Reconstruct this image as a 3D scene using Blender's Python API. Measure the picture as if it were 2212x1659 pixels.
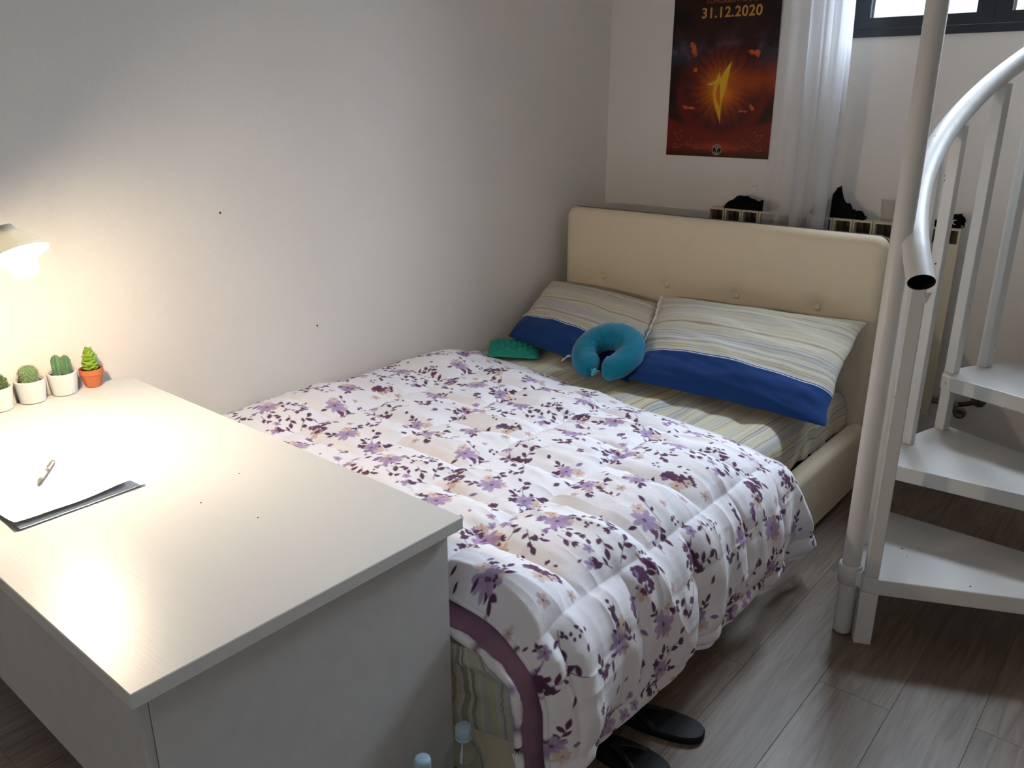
import bpy, bmesh, math, random
import numpy as np
from mathutils import Vector, Matrix

# ------------------------------------------------------------------ scene, camera, light
scene = bpy.context.scene
for o in list(bpy.data.objects):
    bpy.data.objects.remove(o, do_unlink=True)
COL = scene.collection
R = math.radians

CAM = (2.455, 0.0, 1.57)
cam_data = bpy.data.cameras.new('camera')
cam_data.sensor_width = 36.0
cam_data.lens = 1790.0 / 2212.0 * 36.0
cam_data.clip_start = 0.02
cam = bpy.data.objects.new('camera', cam_data)
cam.location = CAM
cam.rotation_euler = (R(90 - 19.13), 0, R(40))
COL.objects.link(cam)
scene.camera = cam

vs = scene.view_settings
vs.view_transform = 'Standard'
vs.look = 'None'
vs.gamma = 1.0
vs.use_curve_mapping = False
vs.exposure = 0.0

world = bpy.data.worlds.new('overcast_sky')
scene.world = world
world.use_nodes = True
wn = world.node_tree
bg = wn.nodes['Background']
bg.inputs['Color'].default_value = (0.86, 0.94, 1.0, 1)
bg.inputs['Strength'].default_value = 1.3


def area_light(name, loc, target, sx, sy, power, color):
    d = bpy.data.lights.new(name, 'AREA')
    d.shape = 'RECTANGLE'
    d.size = sx
    d.size_y = sy
    d.energy = power
    d.color = color
    o = bpy.data.objects.new(name, d)
    o.location = loc
    o.rotation_euler = (Vector(target) - Vector(loc)).to_track_quat('-Z', 'Y').to_euler()
    COL.objects.link(o)
    return o


# daylight from outside the high window, plus an added fill lamp behind the viewer
area_light('window_daylight', (1.85, 4.88, 3.74), (1.85, 1.8, 0.1), 3.0, 2.2, 1400.0, (0.74, 0.85, 0.98))
area_light('rear_fill_light', (3.3, -2.75, 1.5), (1.6, 1.6, 0.9), 1.3, 2.0, 2.0, (0.78, 0.89, 1.0))

# ------------------------------------------------------------------ helpers
WL = {}


def link(o, parent=None, base=(0, 0, 0)):
    COL.objects.link(o)
    if parent is not None:
        o.parent = parent
        WL[o.name] = WL[parent.name]
    else:
        o.location = base
        WL[o.name] = Vector(base)
    return o


def obj(name, verts, faces, mat, parent=None, base=(0, 0, 0), smooth=False, bevel=0.0, seg=2):
    """verts are world positions; the object sits at its base (or at its parent's base)"""
    off = WL[parent.name] if parent is not None else Vector(base)
    me = bpy.data.meshes.new(name)
    v = np.asarray(verts, float) - np.array(off)
    me.from_pydata(v.tolist(), [], [list(map(int, f)) for f in faces])
    if bevel > 0:
        bm = bmesh.new()
        bm.from_mesh(me)
        bmesh.ops.bevel(bm, geom=bm.edges[:] + bm.verts[:], offset=bevel, segments=seg, profile=0.5, affect='EDGES')
        bm.to_mesh(me)
        bm.free()
    me.update()
    if smooth:
        me.polygons.foreach_set('use_smooth', [True] * len(me.polygons))
    me.materials.append(mat)
    o = bpy.data.objects.new(name, me)
    return link(o, parent, base)


def thing(name, label, cat, base=(0, 0, 0), group=None):
    o = bpy.data.objects.new(name, None)
    o.empty_display_size = 0.05
    link(o, None, base)
    return tag(o, label, cat, group)


def tag(o, label, cat, group=None):
    o['label'] = label
    o['category'] = cat
    if group:
        o['group'] = group
    return o


def struct(o):
    o['kind'] = 'structure'
    return o


def boxvf(x0, x1, y0, y1, z0, z1):
    v = [(x, y, z) for z in (z0, z1) for y in (y0, y1) for x in (x0, x1)]
    f = [(0, 2, 3, 1), (4, 5, 7, 6), (0, 1, 5, 4), (2, 6, 7, 3), (0, 4, 6, 2), (1, 3, 7, 5)]
    return v, f


def join(parts):
    V, F = [], []
    for v, f in parts:
        n = len(V)
        V += [tuple(p) for p in v]
        F += [tuple(i + n for i in g) for g in f]
    return V, F


def gridvf(P, wrap_u=False, wrap_v=False, flip=False):
    """P: array (nu, nv, 3)"""
    nu, nv = P.shape[:2]
    iu = np.arange(nu if wrap_u else nu - 1)
    iv = np.arange(nv if wrap_v else nv - 1)
    a, b = np.meshgrid(iu, iv, indexing='ij')
    a2, b2 = (a + 1) % nu, (b + 1) % nv
    q = np.stack([a * nv + b, a2 * nv + b, a2 * nv + b2, a * nv + b2], -1).reshape(-1, 4)
    if flip:
        q = q[:, ::-1]
    return P.reshape(-1, 3), q


def fast_obj(name, P, mat, parent=None, base=(0, 0, 0), flip=False, extra=None, uv=None, col=None, wrap_u=False, wrap_v=False, smooth=True):
    """grid mesh with optional uv (nu,nv,2) and colour (nu,nv,3 linear)"""
    v, q = gridvf(P, wrap_u, wrap_v, flip)
    off = WL[parent.name] if parent is not None else Vector(base)
    n0 = len(v)
    cols = None if col is None else col.reshape(-1, 3)
    uvs = None if uv is None else uv.reshape(-1, 2)
    if extra is not None:
        for (P2, c2, flip2) in extra:
            v2, q2 = gridvf(P2, flip=flip2)
            q = np.vstack([q, q2 + len(v)])
            v = np.vstack([v, v2])
            if cols is not None:
                cols = np.vstack([cols, c2.reshape(-1, 3)])
            if uvs is not None:
                uvs = np.vstack([uvs, np.zeros((len(v2), 2))])
    me = bpy.data.meshes.new(name)
    me.vertices.add(len(v))
    me.vertices.foreach_set('co', (v - np.array(off)).astype(np.float32).ravel())
    me.loops.add(len(q) * 4)
    me.polygons.add(len(q))
    me.loops.foreach_set('vertex_index', q.astype(np.int32).ravel())
    me.polygons.foreach_set('loop_start', np.arange(0, len(q) * 4, 4, dtype=np.int32))
    me.polygons.foreach_set('loop_total', np.full(len(q), 4, dtype=np.int32))
    me.update(calc_edges=True)
    me.polygons.foreach_set('use_smooth', np.full(len(q), smooth))
    if uvs is not None:
        l = me.uv_layers.new(name='UVMap')
        l.data.foreach_set('uv', uvs[q.ravel()].astype(np.float32).ravel())
    if cols is not None:
        a = me.color_attributes.new('print', 'FLOAT_COLOR', 'POINT')
        a.data.foreach_set('color', np.hstack([cols, np.ones((len(cols), 1))]).astype(np.float32).ravel())
    me.materials.append(mat)
    me.validate()
    o = bpy.data.objects.new(name, me)
    return link(o, parent, base)


def lathe(profile, c, n=32, axis=(0, 0, 1), cap=True):
    """profile: list of (r, h) along axis from c"""
    a = Vector(axis).normalized()
    t = a.orthogonal().normalized()
    b = a.cross(t)
    V, F = [], []
    for r, h in profile:
        for i in range(n):
            w = 2 * math.pi * i / n
            V.append(tuple(Vector(c) + a * h + (t * math.cos(w) + b * math.sin(w)) * r))
    m = len(profile)
    for j in range(m - 1):
        for i in range(n):
            k = (i + 1) % n
            F.append((j * n + i, j * n + k, (j + 1) * n + k, (j + 1) * n + i))
    if cap:
        if profile[0][0] > 1e-5:
            F.append(tuple(range(n - 1, -1, -1)))
        if profile[-1][0] > 1e-5:
            F.append(tuple((m - 1) * n + i for i in range(n)))
    return V, F


def tube(path, radius, n=12, cap=True, closed=False, squash=None, ref=(0, 0, 1)):
    """path list of points; radius number or list; squash = (a, b) scale of the two section axes"""
    pts = [Vector(p) for p in path]
    m = len(pts)
    V, F = [], []
    up = Vector(ref)
    for j, p in enumerate(pts):
        if closed:
            d = pts[(j + 1) % m] - pts[(j - 1) % m]
        else:
            d = pts[min(j + 1, m - 1)] - pts[max(j - 1, 0)]
        d.normalize()
        s = d.cross(up)
        if s.length < 1e-4:
            s = d.orthogonal()
        s.normalize()
        u = s.cross(d).normalized()
        r = radius[j] if hasattr(radius, '__len__') else radius
        ra, rb = (r, r) if squash is None else (r * squash[0], r * squash[1])
        for i in range(n):
            w = 2 * math.pi * i / n
            V.append(tuple(p + s * math.cos(w) * ra + u * math.sin(w) * rb))
    for j in range(m if closed else m - 1):
        j2 = (j + 1) % m
        for i in range(n):
            k = (i + 1) % n
            F.append((j * n + i, j * n + k, j2 * n + k, j2 * n + i))
    if cap and not closed:
        F.append(tuple(range(n - 1, -1, -1)))
        F.append(tuple((m - 1) * n + i for i in range(n)))
    return V, F


def _h(ix, iy, s):
    n = np.sin(ix * 127.1 + iy * 311.7 + s * 74.7) * 43758.5453
    return n - np.floor(n)


def vnoise(x, y, s=0):
    x = np.asarray(x, float)
    y = np.asarray(y, float)
    ix, iy = np.floor(x), np.floor(y)
    fx, fy = x - ix, y - iy
    fx = fx * fx * fx * (fx * (fx * 6 - 15) + 10)
    fy = fy * fy * fy * (fy * (fy * 6 - 15) + 10)
    a = _h(ix, iy, s) * (1 - fx) + _h(ix + 1, iy, s) * fx
    b = _h(ix, iy + 1, s) * (1 - fx) + _h(ix + 1, iy + 1, s) * fx
    return (a * (1 - fy) + b * fy) * 2 - 1


def fbm(x, y, s=0, o=3):
    t, a = 0, 1.0
    for k in range(o):
        t = t + a * vnoise(x * 2 ** k, y * 2 ** k, s + k * 13)
        a *= 0.5
    return t


def sm(a, b, x):
    t = np.clip((x - a) / (b - a), 0, 1)
    return t * t * (3 - 2 * t)


def lin(r, g, b):
    """sRGB 0-255 to linear"""
    return tuple(((c / 255) / 12.92 if c / 255 <= 0.04045 else ((c / 255 + 0.055) / 1.055) ** 2.4) for c in (r, g, b))


# ------------------------------------------------------------------ materials
def mat(name, color, rough=0.6, spec=0.4, noise=0.0, nscale=8.0, bump=0.0, bscale=60.0, metallic=0.0, coords='Object', coat=0.0, sheen=0.0):
    m = bpy.data.materials.new(name)
    m.use_nodes = True
    nt = m.node_tree
    p = nt.nodes['Principled BSDF']
    p.inputs['Base Color'].default_value = (*color, 1)
    p.inputs['Roughness'].default_value = rough
    p.inputs['Specular IOR Level'].default_value = spec
    p.inputs['Metallic'].default_value = metallic
    p.inputs['Coat Weight'].default_value = coat
    p.inputs['Sheen Weight'].default_value = sheen
    tc = nt.nodes.new('ShaderNodeTexCoord')
    if noise > 0:
        n = nt.nodes.new('ShaderNodeTexNoise')
        n.inputs['Scale'].default_value = nscale
        n.inputs['Detail'].default_value = 4
        nt.links.new(tc.outputs[coords], n.inputs['Vector'])
        r = nt.nodes.new('ShaderNodeValToRGB')
        c = np.array(color)
        r.color_ramp.elements[0].position = 0.3
        r.color_ramp.elements[1].position = 0.7
        r.color_ramp.elements[0].color = (*(c * (1 - noise)), 1)
        r.color_ramp.elements[1].color = (*np.minimum(c * (1 + noise), 1), 1)
        nt.links.new(n.outputs['Fac'], r.inputs['Fac'])
        nt.links.new(r.outputs['Color'], p.inputs['Base Color'])
    if bump > 0:
        n2 = nt.nodes.new('ShaderNodeTexNoise')
        n2.inputs['Scale'].default_value = bscale
        n2.inputs['Detail'].default_value = 5
        nt.links.new(tc.outputs[coords], n2.inputs['Vector'])
        bp = nt.nodes.new('ShaderNodeBump')
        bp.inputs['Strength'].default_value = bump
        bp.inputs['Distance'].default_value = 0.01
        nt.links.new(n2.outputs['Fac'], bp.inputs['Height'])
        nt.links.new(bp.outputs['Normal'], p.inputs['Normal'])
    return m


M = {}
M['wall'] = mat('white_plaster', (0.82, 0.775, 0.725), 0.85, 0.2, 0.02, 2.0, 0.10, 90)
M['ceiling'] = mat('ceiling_paint', (0.78, 0.77, 0.76), 0.9, 0.2)
M['cream'] = mat('cream_leatherette', lin(228, 213, 186), 0.5, 0.35, 0.02, 6, 0.05, 350)
M['button'] = mat('cream_button', lin(229, 215, 190), 0.45, 0.4)
M['duvet_lining'] = mat('plum_satin', lin(150, 110, 134), 0.38, 0.35, 0.08, 9, 0.08, 40, sheen=0.25)
M['white_cotton'] = mat('white_cotton', lin(226, 222, 220), 0.9, 0.1, 0.03, 30, 0.1, 400)
M['teal'] = mat('teal_microfibre', lin(8, 112, 140), 0.85, 0.15, 0.05, 30, 0.05, 200, sheen=0.3)
M['teal_clasp'] = mat('teal_plastic', lin(60, 165, 175), 0.3, 0.5)
M['green_quilt'] = mat('sea_green_quilting', lin(40, 142, 126), 0.8, 0.2, 0.06, 20, 0.05, 100)
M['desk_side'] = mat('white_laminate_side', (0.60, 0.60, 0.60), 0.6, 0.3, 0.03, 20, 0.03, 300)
M['stair'] = None
M['dark'] = mat('dark_tube_inside', (0.012, 0.010, 0.010), 0.8, 0.1)
M['radiator'] = mat('cream_radiator_enamel', lin(206, 198, 172), 0.4, 0.45, 0.02, 5)
M['slot'] = mat('radiator_slot_grey', lin(92, 84, 72), 0.8, 0.1)
M['black_cloth'] = mat('black_cloth', lin(14, 14, 17), 0.95, 0.1, 0.2, 20, 0.2, 200)
M['black_rubber'] = mat('black_rubber', lin(16, 16, 19), 0.55, 0.3, 0.1, 30, 0.15, 300)
M['strap'] = mat('black_strap', lin(20, 20, 24), 0.45, 0.4)
M['frame'] = mat('dark_window_paint', lin(38, 46, 58), 0.4, 0.4, 0.06, 6)
M['bead'] = mat('window_bead', lin(196, 188, 150), 0.5, 0.3)
M['reveal'] = mat('pink_plaster', lin(160, 126, 118), 0.9, 0.1, 0.04, 4)
M['pot_white'] = mat('white_ceramic', (0.80, 0.79, 0.76), 0.35, 0.5)
M['terracotta'] = mat('terracotta_plastic', lin(205, 118, 78), 0.6, 0.3, 0.05, 30)
M['soil'] = mat('potting_soil', lin(62, 44, 34), 0.95, 0.1, 0.4, 120, 0.6, 200)
M['cactus_dark'] = mat('dark_green_cactus', lin(70, 92, 52), 0.7, 0.2, 0.15, 60)
M['cactus_grey'] = mat('grey_green_cactus', lin(108, 134, 92), 0.7, 0.2, 0.12, 50)
M['cactus_blue'] = mat('blue_green_cactus', lin(92, 128, 92), 0.7, 0.2, 0.12, 40)
M['spine'] = mat('pale_spines', lin(214, 208, 170), 0.7, 0.2)
M['leaf'] = mat('bright_green_leaf', lin(140, 172, 60), 0.45, 0.4, 0.12, 40)
M['stem'] = mat('green_stem', lin(110, 130, 60), 0.6, 0.3)
M['paper'] = mat('white_paper', (0.80, 0.80, 0.80), 0.85, 0.2)
M['pen_white'] = mat('pen_white_plastic', (0.62, 0.61, 0.58), 0.3, 0.5)
M['pen_grey'] = mat('pen_grey_metal', lin(130, 126, 116), 0.35, 0.5)
M['lamp_shade'] = mat('grey_green_lamp_enamel', lin(206, 210, 200), 0.45, 0.4)
M['cap'] = mat('pale_blue_cap', lin(176, 204, 222), 0.45, 0.4)
M['brass'] = mat('tarnished_valve', lin(120, 110, 96), 0.4, 0.5, 0.15, 40, metallic=0.6)
M['pipe'] = mat('valve_dark', lin(60, 54, 48), 0.6, 0.3)
M['logo_white'] = mat('printed_white', lin(214, 218, 222), 0.6, 0.2)


def stair_paint():
    m = mat('chipped_white_paint', (0.70, 0.685, 0.66), 0.38, 0.45)
    nt = m.node_tree
    p = nt.nodes['Principled BSDF']
    tc = nt.nodes.new('ShaderNodeTexCoord')
    n = nt.nodes.new('ShaderNodeTexNoise')
    n.inputs['Scale'].default_value = 55
    n.inputs['Detail'].default_value = 2
    nt.links.new(tc.outputs['Object'], n.inputs['Vector'])
    r = nt.nodes.new('ShaderNodeValToRGB')
    r.color_ramp.elements[0].position = 0.225
    r.color_ramp.elements[0].color = (0.03, 0.02, 0.018, 1)
    r.color_ramp.elements[1].position = 0.24
    r.color_ramp.elements[1].color = (0.70, 0.685, 0.66, 1)
    nt.links.new(n.outputs['Fac'], r.inputs['Fac'])
    nt.links.new(r.outputs['Color'], p.inputs['Base Color'])
    n2 = nt.nodes.new('ShaderNodeTexNoise')
    n2.inputs['Scale'].default_value = 30
    nt.links.new(tc.outputs['Object'], n2.inputs['Vector'])
    b = nt.nodes.new('ShaderNodeBump')
    b.inputs['Strength'].default_value = 0.12
    b.inputs['Distance'].default_value = 0.004
    nt.links.new(n2.outputs['Fac'], b.inputs['Height'])
    nt.links.new(b.outputs['Normal'], p.inputs['Normal'])
    return m


M['stair'] = stair_paint()


def desk_mat():
    m = mat('white_woodgrain_laminate', (0.74, 0.735, 0.72), 0.36, 0.45)
    nt = m.node_tree
    p = nt.nodes['Principled BSDF']
    tc = nt.nodes.new('ShaderNodeTexCoord')
    mp = nt.nodes.new('ShaderNodeMapping')
    mp.inputs['Scale'].default_value = (3, 140, 3)
    nt.links.new(tc.outputs['Object'], mp.inputs['Vector'])
    n = nt.nodes.new('ShaderNodeTexNoise')
    n.inputs['Scale'].default_value = 1.6
    n.inputs['Detail'].default_value = 6
    nt.links.new(mp.outputs['Vector'], n.inputs['Vector'])
    b = nt.nodes.new('ShaderNodeBump')
    b.inputs['Strength'].default_value = 0.12
    b.inputs['Distance'].default_value = 0.002
    nt.links.new(n.outputs['Fac'], b.inputs['Height'])
    nt.links.new(b.outputs['Normal'], p.inputs['Normal'])
    return m


M['desk'] = desk_mat()


def plank_mat():
    m = mat('grey_oak_laminate', lin(128, 116, 106), 0.42, 0.4)
    nt = m.node_tree
    p = nt.nodes['Principled BSDF']
    tc = nt.nodes.new('ShaderNodeTexCoord')
    oi = nt.nodes.new('ShaderNodeObjectInfo')
    mp = nt.nodes.new('ShaderNodeMapping')
    mp.inputs['Scale'].default_value = (22, 1.6, 1)
    add = nt.nodes.new('ShaderNodeVectorMath')
    add.operation = 'ADD'
    nt.links.new(tc.outputs['Object'], mp.inputs['Vector'])
    sc = nt.nodes.new('ShaderNodeMath')
    sc.operation = 'MULTIPLY'
    sc.inputs[1].default_value = 40
    nt.links.new(oi.outputs['Random'], sc.inputs[0])
    nt.links.new(mp.outputs['Vector'], add.inputs[0])
    nt.links.new(sc.outputs[0], add.inputs[1])
    n = nt.nodes.new('ShaderNodeTexNoise')
    n.inputs['Scale'].default_value = 2.2
    n.inputs['Detail'].default_value = 7
    n.inputs['Distortion'].default_value = 1.2
    nt.links.new(add.outputs[0], n.inputs['Vector'])
    r = nt.nodes.new('ShaderNodeValToRGB')
    r.color_ramp.elements[0].position = 0.3
    r.color_ramp.elements[0].color = (*lin(113, 97, 85), 1)
    r.color_ramp.elements[1].position = 0.7
    r.color_ramp.elements[1].color = (*lin(144, 129, 116), 1)
    nt.links.new(n.outputs['Fac'], r.inputs['Fac'])
    hv = nt.nodes.new('ShaderNodeHueSaturation')
    mr = nt.nodes.new('ShaderNodeMapRange')
    mr.inputs['To Min'].default_value = 0.93
    mr.inputs['To Max'].default_value = 1.06
    nt.links.new(oi.outputs['Random'], mr.inputs['Value'])
    nt.links.new(mr.outputs[0], hv.inputs['Value'])
    nt.links.new(r.outputs['Color'], hv.inputs['Color'])
    nt.links.new(hv.outputs['Color'], p.inputs['Base Color'])
    b = nt.nodes.new('ShaderNodeBump')
    b.inputs['Strength'].default_value = 0.08
    b.inputs['Distance'].default_value = 0.002
    nt.links.new(n.outputs['Fac'], b.inputs['Height'])
    nt.links.new(b.outputs['Normal'], p.inputs['Normal'])
    return m


M['plank'] = plank_mat()


def printed(name, rough=0.85, bump=0.0, sheen=0.0):
    """cloth or paper whose printed colours come from the mesh's print attribute"""
    m = mat(name, (0.8, 0.8, 0.8), rough, 0.2, sheen=sheen)
    nt = m.node_tree
    p = nt.nodes['Principled BSDF']
    a = nt.nodes.new('ShaderNodeAttribute')
    a.attribute_name = 'print'
    nt.links.new(a.outputs['Color'], p.inputs['Base Color'])
    if bump:
        tc = nt.nodes.new('ShaderNodeTexCoord')
        n = nt.nodes.new('ShaderNodeTexNoise')
        n.inputs['Scale'].default_value = 45
        n.inputs['Detail'].default_value = 4
        nt.links.new(tc.outputs['Object'], n.inputs['Vector'])
        b = nt.nodes.new('ShaderNodeBump')
        b.inputs['Strength'].default_value = bump
        b.inputs['Distance'].default_value = 0.004
        nt.links.new(n.outputs['Fac'], b.inputs['Height'])
        nt.links.new(b.outputs['Normal'], p.inputs['Normal'])
    return m


M['floral'] = printed('floral_cotton', 0.85, 0.25, 0.1)
M['poster'] = printed('glossy_poster_print', 0.35)


def stripes(name, band=False, density=150.0, wobble=0.012):
    """multi-colour woven stripes along the first uv axis, stacked along the second (metres);
    band: plain royal blue below v = 0.12 with two white pinstripes above it"""
    m = mat(name, (0.5, 0.5, 0.5), 0.9, 0.15, sheen=0.1)
    nt = m.node_tree
    p = nt.nodes['Principled BSDF']
    N, L = nt.nodes.new, nt.links.new
    uv = N('ShaderNodeUVMap')
    sep = N('ShaderNodeSeparateXYZ')
    L(uv.outputs[0], sep.inputs[0])
    nz = N('ShaderNodeTexNoise')
    nz.inputs['Scale'].default_value = 7
    nz.inputs['Detail'].default_value = 2
    L(uv.outputs[0], nz.inputs['Vector'])

    def math_(op, a, b=None):
        n = N('ShaderNodeMath')
        n.operation = op
        for i, q in enumerate((a, b)):
            if q is None:
                continue
            if hasattr(q, 'default_value') or hasattr(q, 'links'):
                L(q, n.inputs[i])
            else:
                n.inputs[i].default_value = q
        return n.outputs[0]
    v = math_('ADD', sep.outputs['Y'], math_('MULTIPLY', math_('SUBTRACT', nz.outputs['Fac'], 0.5), wobble))
    idx = math_('FLOOR', math_('MULTIPLY', v, density))
    wn_ = N('ShaderNodeTexWhiteNoise')
    wn_.noise_dimensions = '1D'
    L(idx, wn_.inputs['W'])
    cr = N('ShaderNodeValToRGB')
    cr.color_ramp.interpolation = 'CONSTANT'
    els = [(0.0, (196, 194, 188)), (0.16, (184, 184, 180)), (0.32, (216, 206, 184)), (0.46, (134, 142, 150)),
           (0.58, (212, 194, 128)), (0.70, (184, 184, 178)), (0.82, (58, 62, 84)), (0.89, (168, 176, 180)), (0.96, (150, 122, 96))]
    cr.color_ramp.elements[0].position = 0
    cr.color_ramp.elements[0].color = (*lin(*els[0][1]), 1)
    cr.color_ramp.elements[1].position = els[1][0]
    cr.color_ramp.elements[1].color = (*lin(*els[1][1]), 1)
    for pos, c in els[2:]:
        e = cr.color_ramp.elements.new(pos)
        e.color = (*lin(*c), 1)
    L(wn_.outputs['Value'], cr.inputs['Fac'])
    # broad tone groups: whole decimetres lean yellow or blue
    n2 = N('ShaderNodeTexNoise')
    n2.noise_dimensions = '1D'
    n2.inputs['Scale'].default_value = 14
    n2.inputs['Detail'].default_value = 1
    L(v, n2.inputs['W'])
    gr = N('ShaderNodeValToRGB')
    gr.color_ramp.elements[0].position = 0.38
    gr.color_ramp.elements[0].color = (*lin(192, 192, 188), 1)
    gr.color_ramp.elements[1].position = 0.62
    gr.color_ramp.elements[1].color = (*lin(220, 206, 164), 1)
    L(n2.outputs['Fac'], gr.inputs['Fac'])
    mx = N('ShaderNodeMixRGB')
    mx.inputs['Fac'].default_value = 0.50
    L(cr.outputs['Color'], mx.inputs['Color1'])
    L(gr.outputs['Color'], mx.inputs['Color2'])
    out = mx.outputs['Color']
    if band:
        pin = N('ShaderNodeValToRGB')
        pin.color_ramp.interpolation = 'CONSTANT'
        E = pin.color_ramp.elements
        E[0].position = 0.0
        E[0].color = (0, 0, 0, 1)
        E[1].position = 0.118
        E[1].color = (1, 1, 1, 1)
        for pos, c in ((0.121, 0), (0.127, 1), (0.130, 0), (0.135, 1), (0.137, 0)):
            e = E.new(pos)
            e.color = (c, c, c, 1)
        L(sep.outputs['Y'], pin.inputs['Fac'])
        blue = N('ShaderNodeMixRGB')
        blue.inputs['Color1'].default_value = (*lin(24, 58, 116), 1)
        blue.inputs['Color2'].default_value = (*lin(215, 215, 220), 1)
        L(pin.outputs['Color'], blue.inputs['Fac'])
        st = math_('GREATER_THAN', sep.outputs['Y'], 0.139)
        fin = N('ShaderNodeMixRGB')
        L(st, fin.inputs['Fac'])
        L(blue.outputs['Color'], fin.inputs['Color1'])
        L(out, fin.inputs['Color2'])
        out = fin.outputs['Color']
    L(out, p.inputs['Base Color'])
    # woven ribs
    wv = N('ShaderNodeTexNoise')
    wv.inputs['Scale'].default_value = 220
    L(uv.outputs[0], wv.inputs['Vector'])
    b = N('ShaderNodeBump')
    b.inputs['Strength'].default_value = 0.2
    b.inputs['Distance'].default_value = 0.003
    L(wv.outputs['Fac'], b.inputs['Height'])
    L(b.outputs['Normal'], p.inputs['Normal'])
    return m


M['pillow'] = stripes('striped_pillow_cotton', True, 190.0, 0.006)
M['sheet'] = stripes('striped_sheet_cotton', False, 230.0, 0.012)


def glassy(name, tint, fac, rough=0.03, edge=0.5):
    m = bpy.data.materials.new(name)
    m.use_nodes = True
    nt = m.node_tree
    nt.nodes.clear()
    out = nt.nodes.new('ShaderNodeOutputMaterial')
    t = nt.nodes.new('ShaderNodeBsdfTransparent')
    t.inputs['Color'].default_value = (*tint, 1)
    g = nt.nodes.new('ShaderNodeBsdfGlossy')
    g.inputs['Roughness'].default_value = rough
    g.inputs['Color'].default_value = (0.9, 0.95, 1, 1)
    fr = nt.nodes.new('ShaderNodeLayerWeight')
    fr.inputs['Blend'].default_value = 0.25
    mul = nt.nodes.new('ShaderNodeMath')
    mul.operation = 'MULTIPLY_ADD'
    mul.inputs[1].default_value = edge
    mul.inputs[2].default_value = fac
    nt.links.new(fr.outputs['Facing'], mul.inputs[0])
    mx = nt.nodes.new('ShaderNodeMixShader')
    nt.links.new(mul.outputs[0], mx.inputs['Fac'])
    nt.links.new(t.outputs[0], mx.inputs[1])
    nt.links.new(g.outputs[0], mx.inputs[2])
    nt.links.new(mx.outputs[0], out.inputs['Surface'])
    return m


M['pane'] = glassy('window_glass', (0.97, 0.99, 1.0), 0.02, 0.03, 0.08)
M['bottle'] = glassy('clear_bottle_plastic', (0.86, 0.9, 0.9), 0.05, 0.06)
M['cup'] = glassy('clear_plastic_cup', (0.96, 0.97, 0.96), 0.01, 0.1, 0.2)


def sheer():
    m = bpy.data.materials.new('sheer_voile')
    m.use_nodes = True
    nt = m.node_tree
    nt.nodes.clear()
    out = nt.nodes.new('ShaderNodeOutputMaterial')
    t = nt.nodes.new('ShaderNodeBsdfTransparent')
    d = nt.nodes.new('ShaderNodeBsdfDiffuse')
    d.inputs['Color'].default_value = (0.82, 0.82, 0.84, 1)
    tl = nt.nodes.new('ShaderNodeBsdfTranslucent')
    tl.inputs['Color'].default_value = (0.82, 0.84, 0.88, 1)
    m1 = nt.nodes.new('ShaderNodeMixShader')
    m1.inputs['Fac'].default_value = 0.5
    nt.links.new(d.outputs[0], m1.inputs[1])
    nt.links.new(tl.outputs[0], m1.inputs[2])
    m2 = nt.nodes.new('ShaderNodeMixShader')
    tc = nt.nodes.new('ShaderNodeTexCoord')
    n = nt.nodes.new('ShaderNodeTexNoise')
    n.inputs['Scale'].default_value = 60
    nt.links.new(tc.outputs['Object'], n.inputs['Vector'])
    mr = nt.nodes.new('ShaderNodeMapRange')
    mr.inputs['To Min'].default_value = 0.46
    mr.inputs['To Max'].default_value = 0.50
    nt.links.new(n.outputs['Fac'], mr.inputs['Value'])
    nt.links.new(mr.outputs[0], m2.inputs['Fac'])
    nt.links.new(t.outputs[0], m2.inputs[1])
    nt.links.new(m1.outputs[0], m2.inputs[2])
    nt.links.new(m2.outputs[0], out.inputs['Surface'])
    return m


M['sheer'] = sheer()


def emit(name, color, strength):
    m = bpy.data.materials.new(name)
    m.use_nodes = True
    nt = m.node_tree
    nt.nodes.clear()
    out = nt.nodes.new('ShaderNodeOutputMaterial')
    e = nt.nodes.new('ShaderNodeEmission')
    e.inputs['Color'].default_value = (*color, 1)
    e.inputs['Strength'].default_value = strength
    nt.links.new(e.outputs[0], out.inputs['Surface'])
    return m


def translucent(name, color, fac):
    m = mat(name, color, 0.5, 0.3)
    nt = m.node_tree
    p = nt.nodes['Principled BSDF']
    out = nt.nodes['Material Output']
    t = nt.nodes.new('ShaderNodeBsdfTranslucent')
    t.inputs['Color'].default_value = (*color, 1)
    mx = nt.nodes.new('ShaderNodeMixShader')
    mx.inputs['Fac'].default_value = fac
    nt.links.new(p.outputs[0], mx.inputs[1])
    nt.links.new(t.outputs[0], mx.inputs[2])
    nt.links.new(mx.outputs[0], out.inputs['Surface'])
    return m


M['shade'] = translucent('frosted_grey_green_shade', lin(206, 210, 198), 0.006)
M['bulb'] = emit('lit_bulb', (1.0, 0.80, 0.565), 680.0)

# ------------------------------------------------------------------ the room
XW, XR, YF, YB, ZC = -0.06, 4.3, -2.2, 3.772, 3.0
T = 0.32
struct(obj('wall_left', *boxvf(XW - 0.2, XW, YF - T, YB + T, 0, ZC), M['wall']))
struct(obj('wall_right', *boxvf(XR, XR + 0.2, YF - T, YB + T, 0, ZC), M['wall']))
struct(obj('ceiling', *boxvf(XW - 0.2, XR + 0.2, YF - T, YB + T, ZC, ZC + 0.1), M['ceiling']))
# back wall with the high window opening
WX0, WX1, WZ0, WZ1 = 1.132, 2.32, 1.80, 2.88
struct(obj('wall_back', *join([boxvf(XW, WX0, YB, YB + T, 0, ZC), boxvf(WX1, XR, YB, YB + T, 0, ZC),
                               boxvf(WX0, WX1, YB, YB + T, 0, WZ0), boxvf(WX0, WX1, YB, YB + T, WZ1, ZC)]), M['wall']))
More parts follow.
